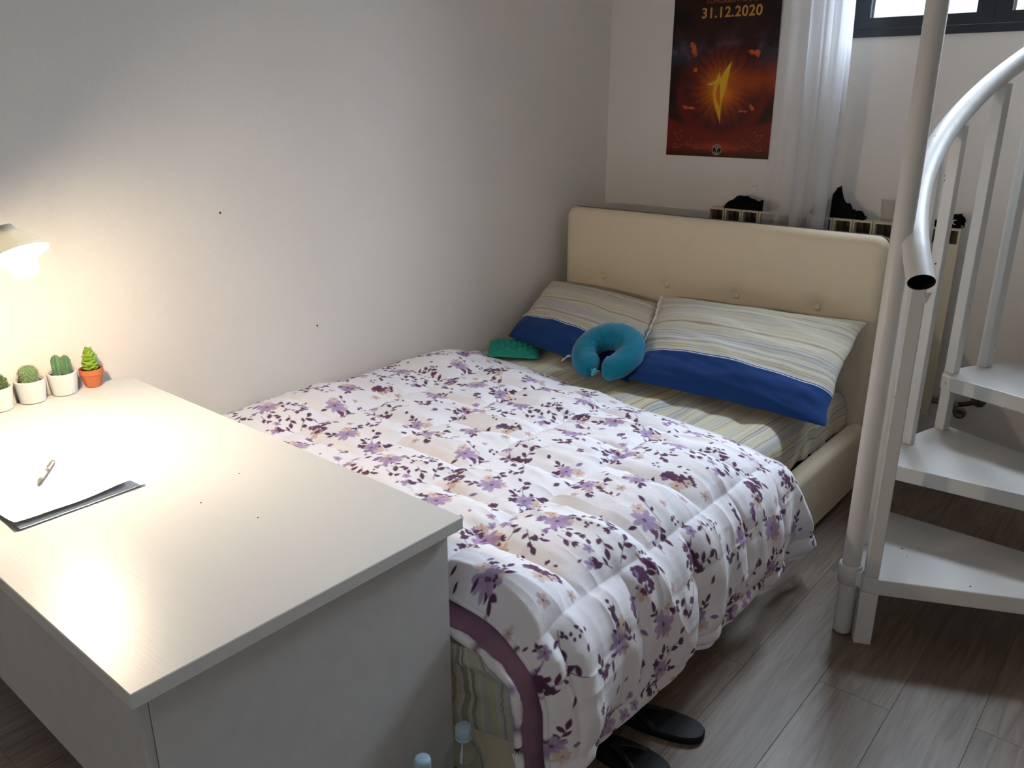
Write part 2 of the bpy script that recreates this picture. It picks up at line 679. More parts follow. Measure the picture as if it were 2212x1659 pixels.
# front wall (behind the viewer) with an invented glazed door that lets in fill light
DX0, DX1, DZ1 = 2.65, 3.95, 2.2
struct(obj('wall_front', *join([boxvf(XW, DX0, YF - T, YF, 0, ZC), boxvf(DX1, XR, YF - T, YF, 0, ZC),
                                boxvf(DX0, DX1, YF - T, YF, DZ1, ZC)]), M['wall']))
d1 = struct(obj('added_fill_door', *join([boxvf(DX0, DX0 + 0.07, YF - 0.16, YF - 0.10, 0, DZ1), boxvf(DX1 - 0.07, DX1, YF - 0.16, YF - 0.10, 0, DZ1),
                                boxvf(DX0 + 0.07, DX1 - 0.07, YF - 0.16, YF - 0.10, DZ1 - 0.07, DZ1), boxvf(DX0 + 0.07, DX1 - 0.07, YF - 0.16, YF - 0.10, 0, 0.12),
                                boxvf((DX0 + DX1) / 2 - 0.04, (DX0 + DX1) / 2 + 0.04, YF - 0.16, YF - 0.10, 0.12, DZ1 - 0.07)]), M['frame']))
for xa, xb in ((DX0 + 0.07, (DX0 + DX1) / 2 - 0.04), ((DX0 + DX1) / 2 + 0.04, DX1 - 0.07)):
    obj('pane', *boxvf(xa, xb, YF - 0.132, YF - 0.128, 0.12, DZ1 - 0.07), M['pane'], d1)
floor = struct(obj('floor', *boxvf(XW - 0.2, XR + 0.2, YF - T, YB + T, -0.06, -0.012), mat('floor_joint_dark', lin(84, 72, 62), 0.9, 0.1)))
WL['floor'] = Vector((0, 0, 0))
# laminate planks running towards the back wall
PW, PL = 0.193, 1.29
pv, pf = boxvf(0.0003, PW - 0.0003, 0.0003, PL - 0.0003, -0.012, 0.0)
proto_plank = None
rng = random.Random(4)
row = 0
x = XW
while x < XR - 0.01:
    off = (row * 0.47) % 1.0 * PL
    y = YF - off
    while y < YB - 0.02:
        y0, y1 = max(y, YF), min(y + PL, YB)
        x1 = min(x + PW, XR)
        if y1 - y0 > 0.03:
            full = abs((y1 - y0) - PL) < 1e-6 and abs(x1 - x - PW) < 1e-6
            if full and proto_plank is not None:
                o = proto_plank.copy()
                COL.objects.link(o)
                o.parent = floor
            else:
                v, f = boxvf(0.0003, x1 - x - 0.0003, 0.0003, y1 - y0 - 0.0003, -0.012, 0)
                o = obj('plank', v, f, M['plank'], floor, bevel=0.0006, seg=1)
                if full:
                    proto_plank = o
            o.location = (x, y0, 0)
        y += PL
    x += PW
    row += 1

# window_1: dark painted double casement, pink reveal beyond
w1 = struct(obj('window_1', *join([
    boxvf(WX0, WX1, YB - 0.012, YB + 0.06, WZ0, WZ0 + 0.030), boxvf(WX0, WX1, YB - 0.012, YB + 0.06, WZ1 - 0.03, WZ1),
    boxvf(WX0, WX0 + 0.030, YB - 0.012, YB + 0.06, WZ0 + 0.03, WZ1 - 0.03), boxvf(WX1 - 0.03, WX1, YB - 0.012, YB + 0.06, WZ0 + 0.03, WZ1 - 0.03)]), M['frame']))
xm = 1.662
for (a, b) in ((WX0 + 0.03, xm), (xm, WX1 - 0.03)):
    z0, z1, sw = WZ0 + 0.032, WZ1 - 0.032, 0.045 if a < 1.4 else 0.058
    a2, b2 = a + 0.001, b - 0.001
    sash = obj('sash', *join([boxvf(a2, b2, YB - 0.02, YB + 0.03, z0, z0 + 0.040), boxvf(a2, b2, YB - 0.02, YB + 0.03, z1 - 0.045, z1),
                              boxvf(a2, a2 + sw, YB - 0.02, YB + 0.03, z0 + 0.040, z1 - 0.045),
                              boxvf(b2 - 0.06, b2, YB - 0.02, YB + 0.03, z0 + 0.040, z1 - 0.045)]), M['frame'], w1)
    obj('pane', *boxvf(a2 + sw, b2 - 0.06, YB + 0.006, YB + 0.010, z0 + 0.040, z1 - 0.045), M['pane'], sash)
    obj('glazing_bead', *join([boxvf(a2 + sw, a2 + sw + 0.006, YB + 0.011, YB + 0.018, z0 + 0.040, z1 - 0.045),
                               boxvf(b2 - 0.066, b2 - 0.06, YB + 0.011, YB + 0.018, z0 + 0.040, z1 - 0.045)]), M['bead'], sash)
for nm, bx in (('reveal_side', boxvf(WX0 + 0.0005, WX0 + 0.012, YB + 0.062, YB + T, WZ0 + 0.012, WZ1)),
               ('reveal_side', boxvf(WX1 - 0.012, WX1 - 0.0005, YB + 0.062, YB + T, WZ0 + 0.012, WZ1)),
               ('outer_sill', boxvf(WX0, WX1, YB + 0.062, YB + T + 0.03, WZ0, WZ0 + 0.012))):
    obj(nm, *bx, M['reveal'], w1)

# plaster scuffs: a white ring where a hook was, small specks on the long wall
V, F = tube([(0.775 + 0.016 * math.cos(a), YB - 0.002, 1.160 + 0.016 * math.sin(a)) for a in np.linspace(-2.0, 2.6, 14)], 0.0022, 6, ref=(0, 1, 0))
tag(obj('wall_hook', V, F, M['white_cotton'], base=(0.775, YB - 0.002, 1.16)), 'tiny white ring hook on back wall under the poster', 'hook')
for i, (yy, zz, r) in enumerate(((1.50, 1.208, 0.0035), (1.85, 0.752, 0.003))):
    tag(obj('wall_nail', *lathe([(r, 0), (r, 0.002), (r * 0.6, 0.004), (0.0001, 0.005)], (XW, yy, zz), 10, (1, 0, 0)), M['pipe'], base=(XW, yy, zz)),
        ('small dark nail head on the bare long wall, the higher one', 'small dark nail head low on the long wall above the bed')[i], 'nail')

# ------------------------------------------------------------------ desk
DK = (-0.03, 1.396, 0.40, 1.105)
desk = thing('desk', 'white wood-grain laminate desk with full end panel beside the bed', 'desk', (0.68, 0.75, 0))
obj('desk_top', *boxvf(DK[0], DK[1], DK[2], DK[3], 0.722, 0.75), M['desk'], desk, bevel=0.0015, seg=1)
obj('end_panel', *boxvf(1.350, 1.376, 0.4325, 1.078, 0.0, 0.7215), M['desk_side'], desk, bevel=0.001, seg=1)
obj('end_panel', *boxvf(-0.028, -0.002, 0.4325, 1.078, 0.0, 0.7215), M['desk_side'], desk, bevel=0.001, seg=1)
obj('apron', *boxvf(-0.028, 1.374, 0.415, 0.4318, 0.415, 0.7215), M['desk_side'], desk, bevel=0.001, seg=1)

# ------------------------------------------------------------------ bed frame
bed = thing('bed', 'low bed frame upholstered in cream leatherette with buttoned headboard', 'bed', (0.75, 2.2, 0))
HX0, HX1, HY0, HY1, HZ = 0.002, 1.524, 3.33, 3.43, 1.062
BUT = [(0.231, 0.742), (0.582, 0.746), (0.926, 0.748), (1.282, 0.752)]
nu, nv = 150, 100
U = np.linspace(0, 1, nu)
Vv = np.linspace(0, 1, nv)
# denser sampling near the rounded borders
U = 0.5 - 0.5 * np.cos(np.pi * U) * (0.35 + 0.65 * np.abs(np.cos(np.pi * U)))
U = (U - U[0]) / (U[-1] - U[0])
U.sort()
Vv = 1 - (1 - Vv) ** 1.6
gx, gz = np.meshgrid(HX0 + (HX1 - HX0) * U, 0.03 + (HZ - 0.03) * Vv, indexing='ij')
rr = 0.045
# rounded top corners: squeeze the outline
cr_ = 0.05
dxr = np.minimum(gx - HX0, HX1 - gx)
dzr = HZ - gz
inn = (dxr < cr_) & (dzr < cr_)
dist = np.hypot(cr_ - dxr, cr_ - dzr)
scale = np.where(inn & (dist > 1e-6), np.minimum(1, cr_ / np.maximum(dist, 1e-6)), 1)
# map the square corner onto a round one
k = np.maximum(cr_ - dxr, cr_ - dzr)
ndist = np.where(inn, np.where(dist > 1e-6, k / np.maximum(dist, 1e-6), 1), 1)
cx_ = np.where(gx - HX0 < HX1 - gx, HX0 + cr_, HX1 - cr_)
gx2 = np.where(inn, cx_ + (gx - cx_) * ndist, gx)
gz2 = np.where(inn, HZ - cr_ + (gz - (HZ - cr_)) * ndist, gz)
edge = np.where(inn, cr_ - k, np.minimum(dxr, dzr))
e = np.clip(edge, 0, rr)
fy = rr - np.sqrt(np.maximum(rr * rr - (rr - e) ** 2, 0))
dent = np.zeros_like(gx)
for bx, bz in BUT:
    d = np.hypot(gx - bx, (gz - bz))
    dent += 0.016 * np.exp(-(d / 0.028) ** 2) + 0.006 * np.exp(-(d / 0.09) ** 2)
dent += 0.0022 * fbm(gx * 3, gz * 3, 3)
Pf = np.stack([gx2, HY0 + fy * 0.9 + np.maximum(dent, -0.002), gz2], -1)
Pb = Pf.copy()
Pb[..., 1] = HY1 - fy * 0.9
hb = fast_obj('headboard', Pf, M['cream'], bed, flip=False, extra=[(Pb, None, True)])
for bx, bz in BUT:
    V, F = lathe([(0.0145, 0), (0.0145, 0.004), (0.012, 0.008), (0.007, 0.0105), (0.0005, 0.0115)], (bx, HY0 + 0.020, bz), 18, (0, -1, 0))
    obj('button', V, F, M['button'], hb, smooth=True)


def rail(path, w, z0, z1, r=0.03):
    """upholstered rail: rounded section swept along a plan path"""
    sec = []
    for cx0, cz0, a0 in ((w / 2 - r, z1 - r, 0), (-w / 2 + r, z1 - r, 90), (-w / 2 + 0.006, z0 + 0.006, 180), (w / 2 - 0.006, z0 + 0.006, 270)):
        rad = r if a0 < 180 else 0.006
        for q in range(6):
            a = R(a0 + q * 18)
            sec.append((cx0 + rad * math.cos(a), cz0 + rad * math.sin(a)))
    Pn = []
    m = len(path)
    for j in range(m):
        d = Vector(path[min(j + 1, m - 1)]) - Vector(path[max(j - 1, 0)])
        d.normalize()
        nrm = Vector((d.y, -d.x))
        Pn.append([(path[j][0] + nrm.x * s, path[j][1] + nrm.y * s, z) for s, z in sec])
    V, F = gridvf(np.array(Pn), wrap_v=True)
    F = [tuple(f) for f in F]
    n = len(sec)
    F.append(tuple(range(n - 1, -1, -1)))
    F.append(tuple((m - 1) * n + i for i in range(n)))
    return V, F


RX = 1.505  # centre of the right side rail
V, F = rail([(RX, y) for y in np.linspace(1.24, 3.335, 30)], 0.075, 0.035, 0.300)
obj('side_rail', V, F, M['cream'], bed, smooth=True)
V, F = rail([(0.02, y) for y in np.linspace(1.24, 3.335, 20)], 0.07, 0.035, 0.300)
obj('side_rail', V, F, M['cream'], bed, smooth=True)
cpath = [(-0.012, 1.195)] + [(x, 1.168 if 0.05 < x < 1.44 else 1.175) for x in np.linspace(0.06, 1.40, 16)]
for a in np.linspace(0, 90, 7):
    cpath.append((1.425 + 0.08 * math.sin(R(a)), 1.248 - 0.08 * math.cos(R(a))))
V, F = rail(cpath, 0.075, 0.035, 0.262)
foot = obj('foot_rail', V, F, M['cream'], bed, smooth=True)
V, F = tube([(1.425, 1.1288, z) for z in np.linspace(0.05, 0.235, 8)] + [(1.425 - 0.012, 1.135, 0.252), (1.40, 1.148, 0.262)], 0.0022, 6, ref=(0, 1, 0))
obj('seam_piping', V, F, M['button'], foot, smooth=True)
for (fx, fy_) in ((0.06, 1.25), (1.44, 1.25), (0.06, 3.2), (1.44, 3.2)):
    obj('foot', *lathe([(0.02, 0), (0.025, 0.006), (0.025, 0.036)], (fx, fy_, 0), 16), M['pipe'], bed)
obj('bed_base', *boxvf(0.058, 1.466, 1.17, 3.32, 0.12, 0.20), M['pipe'], bed)

# ------------------------------------------------------------------ mattress in its striped sheet
MZ = 0.462


def mattress():
    ns, nt_ = 150, 260
    # across: up the left, over, down the right side behind the rail
    r = 0.06
    sx = [( -0.045, 0.30), (-0.045, MZ - r)]
    for a in np.linspace(180, 90, 7):
        sx.append((-0.045 + r + r * math.cos(R(a)), MZ - r + r * math.sin(R(a))))
    for xx in np.linspace(0.03, 1.36, 40):
        sx.append((xx, MZ + 0.004 * math.sin(xx * 3)))
    r2 = 0.09
    for a in np.linspace(90, 0, 10):
        sx.append((1.372 + r2 * math.cos(R(a)), MZ - r2 + r2 * math.sin(R(a))))
    sx += [(1.463, 0.34), (1.461, 0.28)]
    sx = np.array(sx)
    L_ = np.concatenate([[0], np.cumsum(np.hypot(*np.diff(sx, axis=0).T))])
    s = np.linspace(0, L_[-1], ns)
    X_, Zx = np.interp(s, L_, sx[:, 0]), np.interp(s, L_, sx[:, 1])
    # along: up the foot end (loose over the foot rail), over the top to the head
    ty = [(1.118, 0.135), (1.104, 0.20), (1.102, 0.30), (1.106, 0.35), (1.116, 0.39), (1.145, 0.425), (1.22, 0.448), (1.33, MZ), (1.5, MZ), (3.2, MZ), (3.28, MZ - 0.03), (3.318, MZ - 0.1), (3.318, 0.3)]
    ty = np.array(ty)
    L2 = np.concatenate([[0], np.cumsum(np.hypot(*np.diff(ty, axis=0).T))])
    t = np.linspace(0, L2[-1], nt_)
    Y_, Zy = np.interp(t, L2, ty[:, 0]), np.interp(t, L2, ty[:, 1])
    S, Tt = np.meshgrid(s, t, indexing='ij')
    Xg = np.repeat(X_[:, None], nt_, 1)
    Yg = np.repeat(Y_[None, :], ns, 0)
    Zg = np.minimum(np.repeat(Zx[:, None], nt_, 1), np.repeat(Zy[None, :], ns, 0))
    # round plan corner at the foot right
    pull = sm(1.30, 1.463, Xg) * sm(1.30, 1.07, Yg)
    Xg = Xg + 0.02 * pull
    Yg = Yg + 0.03 * pull
    top = sm(0.40, 0.455, Zg)
    w = 0.012 * fbm(Xg * 9 + Yg * 2, Yg * 4, 5) * top
    w += 0.010 * fbm(Xg * 3, Yg * 11, 9) * sm(2.5, 3.0, Yg) * sm(0.9, 1.4, Xg)
    Zg = Zg + w * 0.8
    side = sm(0.44, 0.34, Zg)
    footmask = sm(1.25, 1.10, Yg)
    fold = fbm(Xg * 4 + Zg * 16, Zg * 9 - Xg * 3, 11)
    Yg = Yg - footmask * (0.022 * fold + 0.010)
    Zg = Zg + footmask * side * 0.085 * sm(1.22, 1.46, Xg)
    Xg = Xg + 0.075 * sm(1.34, 1.463, Xg) * footmask * sm(0.42, 0.35, Zg)
    Yg = np.maximum(Yg, 1.088)
    Xg = Xg + 0.010 * fbm(Yg * 12, Zg * 8, 15) * side * sm(1.3, 1.45, Xg)
    Xg = np.where(Yg > 1.2, np.minimum(Xg, 1.466), Xg)
    Zg = Zg + footmask * side * 0.02 * vnoise(Xg * 6, Xg * 0 + 3, 4)
    P = np.stack([Xg, Yg, Zg], -1)
    # stripes run along the bed: v = distance across, with the cloth slightly slack
    uv = np.stack([Tt, S + 0.012 * fbm(S * 1.5, Tt * 2.0, 21) + 0.004 * vnoise(S * 6, Tt * 9, 2) + 0.015 * sm(0.55, 0.0, Tt) * fbm(S * 2, Tt * 6, 33)], -1)
    o = fast_obj('mattress', P, M['sheet'], None, (0.75, 2.2, 0.2), flip=False, uv=uv)
    return tag(o, 'mattress covered by a striped grey, yellow and blue sheet on cream bed', 'mattress')


mattress()

# ------------------------------------------------------------------ pillows


def pillow(name, label, corners, thick, seed, base, trim_side=None):
    """corners BL, BR, TL, TR in world; the pillow bulges along the patch normal"""
    BL, BR, TL, TR = [np.array(c, float) for c in corners]
    n, m = 110, 90
    u = np.linspace(0, 1, n)
    v = np.linspace(0, 1, m)
    u = 0.5 - 0.5 * np.cos(np.pi * u) * (0.6 + 0.4 * np.abs(np.cos(np.pi * u)))
    v = 0.5 - 0.5 * np.cos(np.pi * v) * (0.6 + 0.4 * np.abs(np.cos(np.pi * v)))
    u = (u - u[0]) / (u[-1] - u[0])
    v = (v - v[0]) / (v[-1] - v[0])
    Ug, Vg = np.meshgrid(u, v, indexing='ij')
    # sides pulled slightly inwards between the corners
    a = 2 * Ug - 1
    b = 2 * Vg - 1
    Us = 0.5 + 0.5 * a * (1 - 0.045 * (1 - b ** 2) * np.abs(a)) + 0.006 * vnoise(Vg * 7, Vg * 0, seed) * np.abs(a)
    Vs = 0.5 + 0.5 * b * (1 - 0.05 * (1 - a ** 2) * np.abs(b)) + 0.010 * vnoise(Ug * 8, Ug * 0, seed + 3) * np.abs(b)
    P = ((1 - Us) * (1 - Vs))[..., None] * BL + (Us * (1 - Vs))[..., None] * BR + ((1 - Us) * Vs)[..., None] * TL + (Us * Vs)[..., None] * TR
    nrm = np.cross(BR - BL + TR - TL, TL - BL + TR - BR)
    nrm = nrm / np.linalg.norm(nrm)
    h = thick * (np.maximum(1 - np.abs(a) ** 3.0, 0) ** 0.50) * (np.maximum(1 - np.abs(b) ** 3.0, 0) ** 0.50)
    wr = 0.010 * fbm(Ug * 3 + Vg * 2, Vg * 6, seed) * np.sqrt(h / thick)
    wr += 0.007 * fbm(Ug * 10 - Vg * 5, Vg * 3, seed + 8) * np.exp(-((1 - np.abs(a)) / 0.25)) * np.sqrt(h / thick)
    Pt = P + nrm * (h + wr)[..., None]
    Pb_ = P - nrm * (h * 0.55)[..., None]
    wl, hl = np.linalg.norm(BR - BL), np.linalg.norm(TL - BL)
    uv = np.stack([Ug * wl, Vg * 0.52 + 0.008 * fbm(Ug * 4, Vg * 4, seed + 4) * sm(0.0, 0.1, np.abs(Vg - 0.25))], -1)
    o = fast_obj(name, Pt, M['pillow'], None, base, uv=uv, extra=[(Pb_, None, True)])
    tag(o, label, 'pillow', 'bed pillows')
    if trim_side == 'left':
        path = [tuple(Pt[0, j] + nrm * 0.004) for j in range(m) if v[j] > 0.27 and v[j] < 0.985]
        V, F = tube(path, [0.011 + 0.003 * math.sin(i * 0.9) for i in range(len(path))], 8, squash=(0.75, 1.2))
        obj('pillowcase_edge', V, F, M['white_cotton'], o, smooth=True)
    return o


pillow('pillow', 'striped pillow with blue border propped in the corner against the long wall',
       [(0.050, 2.835, 0.515), (0.80, 2.69, 0.490), (0.005, 3.225, 0.705), (0.72, 3.265, 0.655)], 0.085, 1, (0.4, 2.95, 0.5))
pillow('pillow', 'striped pillow with blue border and white case edge lying on top of the other',
       [(0.80, 2.685, 0.512), (1.575, 2.730, 0.490), (0.635, 3.215, 0.728), (1.505, 3.262, 0.740)], 0.075, 2, (1.15, 2.95, 0.55), 'left')


def neck_pillow():
    c = Vector((0.685, 2.715, 0.592))
    # plane tilted back against the pillows
    ex = Vector((0.985, 0.10, 0.05)).normalized()
    ey = Vector((-0.10, 0.80, 0.52)).normalized()
    ez = ex.cross(ey).normalized()
    t = thing('neck_pillow', 'teal horseshoe travel neck pillow leaning on the striped pillows', 'neck pillow', tuple(c - Vector((0, 0, 0.08))))
    pts, rad = [], []
    A = np.linspace(-90 + 9, 270 - 9, 72)
    for i, a in enumerate(A):
        q = i / (len(A) - 1)
        end = min(q, 1 - q)
        rx, ry = 0.098, 0.086
        pts.append(c + ex * (rx * math.cos(R(a))) + ey * (ry * math.sin(R(a)) * (1.12 if a < 0 or a > 180 else 1.0)))
        rr_ = 0.056 + 0.004 * math.sin(R(a))
        f = min(1.0, end / 0.055)
        rad.append(rr_ * math.sqrt(max(0.0, 1 - (1 - f) ** 2)) + 0.0006)
    V, F = [], []
    n = 28
    for j, p in enumerate(pts):
        d = (pts[min(j + 1, len(pts) - 1)] - pts[max(j - 1, 0)]).normalized()
        s = d.cross(ez).normalized()
        for i in range(n):
            w = 2 * math.pi * i / n
            wr = 1 + 0.02 * math.sin(j * 0.9 + i) + 0.03 * math.sin(j * 1.7) * max(0, -math.cos(w))
            V.append(tuple(p + s * math.cos(w) * rad[j] * wr + ez * math.sin(w) * rad[j] * 0.86 * wr))
    for j in range(len(pts) - 1):
        for i in range(n):
            k2 = (i + 1) % n
            F.append((j * n + i, j * n + k2, (j + 1) * n + k2, (j + 1) * n + i))
    obj('cushion', V, F, M['teal'], t, smooth=True)
    # seam round the outside
    pth = []
    for i, a in enumerate(A[5:-5]):
        j = i + 5
        d = (pts[j + 1] - pts[j - 1]).normalized()
        pth.append(tuple(pts[j] + d.cross(ez).normalized() * rad[j] * 1.01))
    V, F = tube(pth, 0.0018, 6, ref=tuple(ez))
    obj('seam', V, F, M['teal'], t, smooth=True)
    e1 = c - ey * 0.125 + ez * 0.018
    V, F = lathe([(0.004, -0.012), (0.010, -0.010), (0.012, 0.0), (0.010, 0.010), (0.004, 0.012)], tuple(e1), 14, tuple(ey))
    cl = obj('cord_lock', V, F, M['teal_clasp'], t, smooth=True)
    V, F = tube([tuple(e1 - ex * 0.02 + ey * 0.01), tuple(e1), tuple(e1 + ex * 0.022 + ey * 0.008)], 0.003, 8)
    obj('cord', V, F, M['teal_clasp'], cl, smooth=True)
    V, F = lathe([(0.0005, -0.007), (0.006, -0.004), (0.007, 0), (0.006, 0.004), (0.0005, 0.007)], tuple(e1 - ey * 0.016), 12, tuple(ey))
    obj('bead', V, F, M['teal_clasp'], cl, smooth=True)
    tg = c - ex * 0.150 - ey * 0.055
    pp = np.array([[tuple(tg - ex * (0.034 * i / 4) - ey * (0.006 * i) + ez * (0.006 * math.sin(i * 1.3)) + ey * (0.016 * j)) for j in (0, 1)] for i in range(5)])
    V, F = gridvf(pp)
    o = obj('care_label', V, F, M['white_cotton'], t, smooth=True)
    o.modifiers.new('thick', 'SOLIDIFY').thickness = 0.0008


neck_pillow()


def green_cushion():
    n = 90
    u = np.linspace(-1, 1, n)
    a, b = np.meshgrid(u, u, indexing='ij')
    h = 0.030 * (np.maximum(1 - a ** 2, 0) * np.maximum(1 - b ** 2, 0)) ** 0.4
    qa, qb = a * 6 + b * 6, a * 6 - b * 6
    q = np.abs(np.sin(qa * 1.1)) ** 0.5 * np.abs(np.sin(qb * 1.1)) ** 0.5
    h = h * (0.45 + 0.65 * q)
    ang = R(38)
    px = 0.140 + 0.115 * (a * math.cos(ang) - b * math.sin(ang))
    py = 2.775 + 0.115 * (a * math.sin(ang) + b * math.cos(ang))
    z = 0.482 + 0.02 * (2.78 - py) + 0.05 * (0.14 - px)
    Pt = np.stack([px, py, z + h], -1)
    Pb_ = np.stack([px, py, z - 0.4 * h], -1)
    o = fast_obj('green_cushion', Pt, M['green_quilt'], None, (0.14, 2.78, 0.48), extra=[(Pb_, None, True)])
    tag(o, 'sea-green quilted cushion corner peeking out between duvet and wall-side pillow', 'cushion')


green_cushion()

# ------------------------------------------------------------------ floral duvet
PLUM, PLUM2, LILAC, LILAC2, PEACH, PEACH2, CLOTH = [np.array(lin(*c)) for c in
    ((96, 58, 88), (118, 76, 108), (182, 158, 196), (148, 116, 164), (228, 202, 188), (208, 172, 156), (246, 242, 246))]


def floral_tile(n=560, size=0.62):
    """one repeat of the printed pattern, drawn motif by motif"""
    img = np.tile(CLOTH, (n, n, 1)).astype(float)
    jj, ii = np.meshgrid(np.arange(n), np.arange(n))
    pxm = n / size
    rg = random.Random(11)

    def blob(x, y, rx, ry, ang, col, alpha=1.0, point=0.0):
        r = int(max(rx, ry) * pxm) + 3
        cx, cy = int(x * pxm), int(y * pxm)
        gi = np.arange(cy - r, cy + r + 1)
        gj = np.arange(cx - r, cx + r + 1)
        X_, Y_ = np.meshgrid((gj - x * pxm) / pxm, (gi - y * pxm) / pxm)
        c, s = math.cos(ang), math.sin(ang)
        p = (X_ * c + Y_ * s) / rx
        q = (-X_ * s + Y_ * c) / ry
        if point:
            q = q / np.maximum(1 - point * p * p, 0.12)
        d = np.sqrt(p * p + q * q)
        al = np.clip((1 - d) * min(rx, ry) * pxm + 0.5, 0, 1)[..., None] * alpha
        I, J = np.ix_(gi % n, gj % n)
        img[I, J] = img[I, J] * (1 - al) + np.array(col) * al

    def stem(x, y, ang, length, bend, col, w=0.0011):
        k_ = int(length / 0.0014)
        pts = []
        for i in range(k_):
            blob(x, y, w, w, 0, col, 0.9)
            pts.append((x, y, ang))
            x += math.cos(ang) * 0.0014
            y += math.sin(ang) * 0.0014
            ang += bend / k_
        return pts

    def leaf(x, y, ang, ln, col):
        blob(x + math.cos(ang) * ln / 2, y + math.sin(ang) * ln / 2, ln / 2, ln * rg.uniform(0.19, 0.27), ang, col, 1.0, 0.55)

    def flower(x, y, r, col, col2, cen, petals):
        a0 = rg.random() * 6.28
        for i in range(petals):
            a = a0 + i * 6.283 / petals + rg.uniform(-0.15, 0.15)
            rl = r * rg.uniform(0.85, 1.12)
            blob(x + math.cos(a) * rl * 0.55, y + math.sin(a) * rl * 0.55, rl * 0.5, rl * min(0.34, 1.9 / petals), a, col if i % 3 else col * 0.75 + col2 * 0.25, 0.92)
        for i in range(petals):
            a = a0 + i * 6.283 / petals
            stem(x + math.cos(a) * r * 0.25, y + math.sin(a) * r * 0.25, a, r * 0.45, 0.2, col2, 0.0007)
        blob(x, y, r * 0.17, r * 0.15, 0, cen)

    def bud_branch(x, y, ang, col, leaves):
        p = stem(x, y, ang, rg.uniform(0.035, 0.065), rg.uniform(-0.8, 0.8), col)
        for i in range(leaves):
            q = p[int((i + 0.8) / (leaves + 0.5) * (len(p) - 1))]
            leaf(q[0], q[1], q[2] + (1 if i % 2 else -1) * rg.uniform(0.5, 1.0), rg.uniform(0.016, 0.027), col)
        q = p[-1]
        if rg.random() < 0.5:
            leaf(q[0], q[1], q[2], 0.028, col)
        else:
            for da in (-0.6, 0, 0.6):
                leaf(q[0], q[1], q[2] + da, 0.017, col)

    def dark_flower(x, y, r):
        for i in range(6):
            a = i * 1.05 + rg.random()
            blob(x + math.cos(a) * r * 0.6, y + math.sin(a) * r * 0.5, r * 0.46, r * 0.36, a, PLUM if i % 2 else PLUM * 0.8 + PLUM2 * 0.2)
        blob(x, y, r * 0.5, r * 0.4, 0, PLUM)

    # bouquets on a loose diagonal lattice
    cells = [(0.10, 0.10), (0.31, 0.05), (0.52, 0.12), (0.05, 0.30), (0.22, 0.24), (0.42, 0.28), (0.57, 0.33), (0.13, 0.45), (0.33, 0.43), (0.50, 0.50), (0.22, 0.57), (0.02, 0.55)]
    for k_, (x, y) in enumerate(cells):
        x += rg.uniform(-0.02, 0.02)
        y += rg.uniform(-0.02, 0.02)
        for i in range(rg.randint(2, 4)):
            bud_branch(x, y, rg.random() * 6.28, PLUM if rg.random() < 0.75 else LILAC2, rg.randint(2, 4))
        kind = k_ % 4
        if kind in (0, 2):
            flower(x + 0.018, y + 0.012, 0.022, PEACH, PEACH2, PEACH2 * 0.5, 6)
            flower(x, y, 0.036, LILAC, LILAC2, LILAC2 * 0.4 + PLUM * 0.6, 8)
            flower(x - 0.03, y + 0.022, 0.019, PEACH, PEACH2, PLUM2, 6)
        elif kind == 1:
            flower(x + 0.02, y - 0.012, 0.02, PEACH, PEACH2, PLUM2, 6)
            dark_flower(x - 0.012, y + 0.006, 0.022)
            dark_flower(x + 0.016, y + 0.02, 0.013)
        else:
            flower(x, y, 0.027, LILAC, LILAC2, PLUM2, 7)
            flower(x + 0.03, y + 0.016, 0.02, PEACH, PEACH2, PEACH2 * 0.6, 6)
            dark_flower(x - 0.026, y - 0.018, 0.014)
    # scattered single leaves, buds and berries
    for k_ in range(115):
        x, y = rg.random() * size, rg.random() * size
        r_ = rg.random()
        if r_ < 0.40:
            leaf(x, y, rg.random() * 6.28, rg.uniform(0.014, 0.026), PLUM if rg.random() < 0.7 else LILAC2)
        elif r_ < 0.65:
            bud_branch(x, y, rg.random() * 6.28, PLUM if rg.random() < 0.65 else PLUM2, rg.randint(1, 3))
        elif r_ < 0.8:
            flower(x, y, rg.uniform(0.011, 0.017), LILAC if rg.random() < 0.5 else PEACH, LILAC2, PLUM2, 5)
        else:
            for i in range(5):
                blob(x + rg.uniform(-0.014, 0.014), y + rg.uniform(-0.014, 0.014), 0.0034, 0.0048, rg.random() * 3, PLUM)
    return img


TILE_N, TILE_S = 560, 0.62
TILE = floral_tile(TILE_N, TILE_S)


def sample_tile(s, y):
    a = (y / TILE_S) % 1.0 * TILE_N
    b = (s / TILE_S) % 1.0 * TILE_N
    i0, j0 = np.floor(a).astype(int), np.floor(b).astype(int)
    fa, fb = (a - i0)[..., None], (b - j0)[..., None]
    i0 %= TILE_N
    j0 %= TILE_N
    i1, j1 = (i0 + 1) % TILE_N, (j0 + 1) % TILE_N
    return (TILE[i0, j0] * (1 - fa) * (1 - fb) + TILE[i1, j0] * fa * (1 - fb) + TILE[i0, j1] * (1 - fa) * fb + TILE[i1, j1] * fa * fb)


# cross profile of the bed top with the overhang on the room side
prof = [(-0.046, 0.500), (-0.02, 0.505), (0.05, 0.497)]
for xx in np.linspace(0.12, 1.38, 30):
    prof.append((xx, 0.497 + 0.026 * (xx / 1.4)))
for a in np.linspace(90, 4, 14):
    prof.append((1.42 + 0.165 * math.cos(R(a)), 0.523 - 0.150 + 0.150 * math.sin(R(a))))
prof += [(1.597, 0.34), (1.603, 0.28), (1.607, 0.22), (1.608, 0.16), (1.606, 0.115), (1.604, 0.07)]
prof = np.array(prof)
PS = np.concatenate([[0], np.cumsum(np.hypot(*np.diff(prof, axis=0).T))])
SMAX = float(np.interp(0.118, prof[::-1, 1][:8], PS[::-1][:8]))


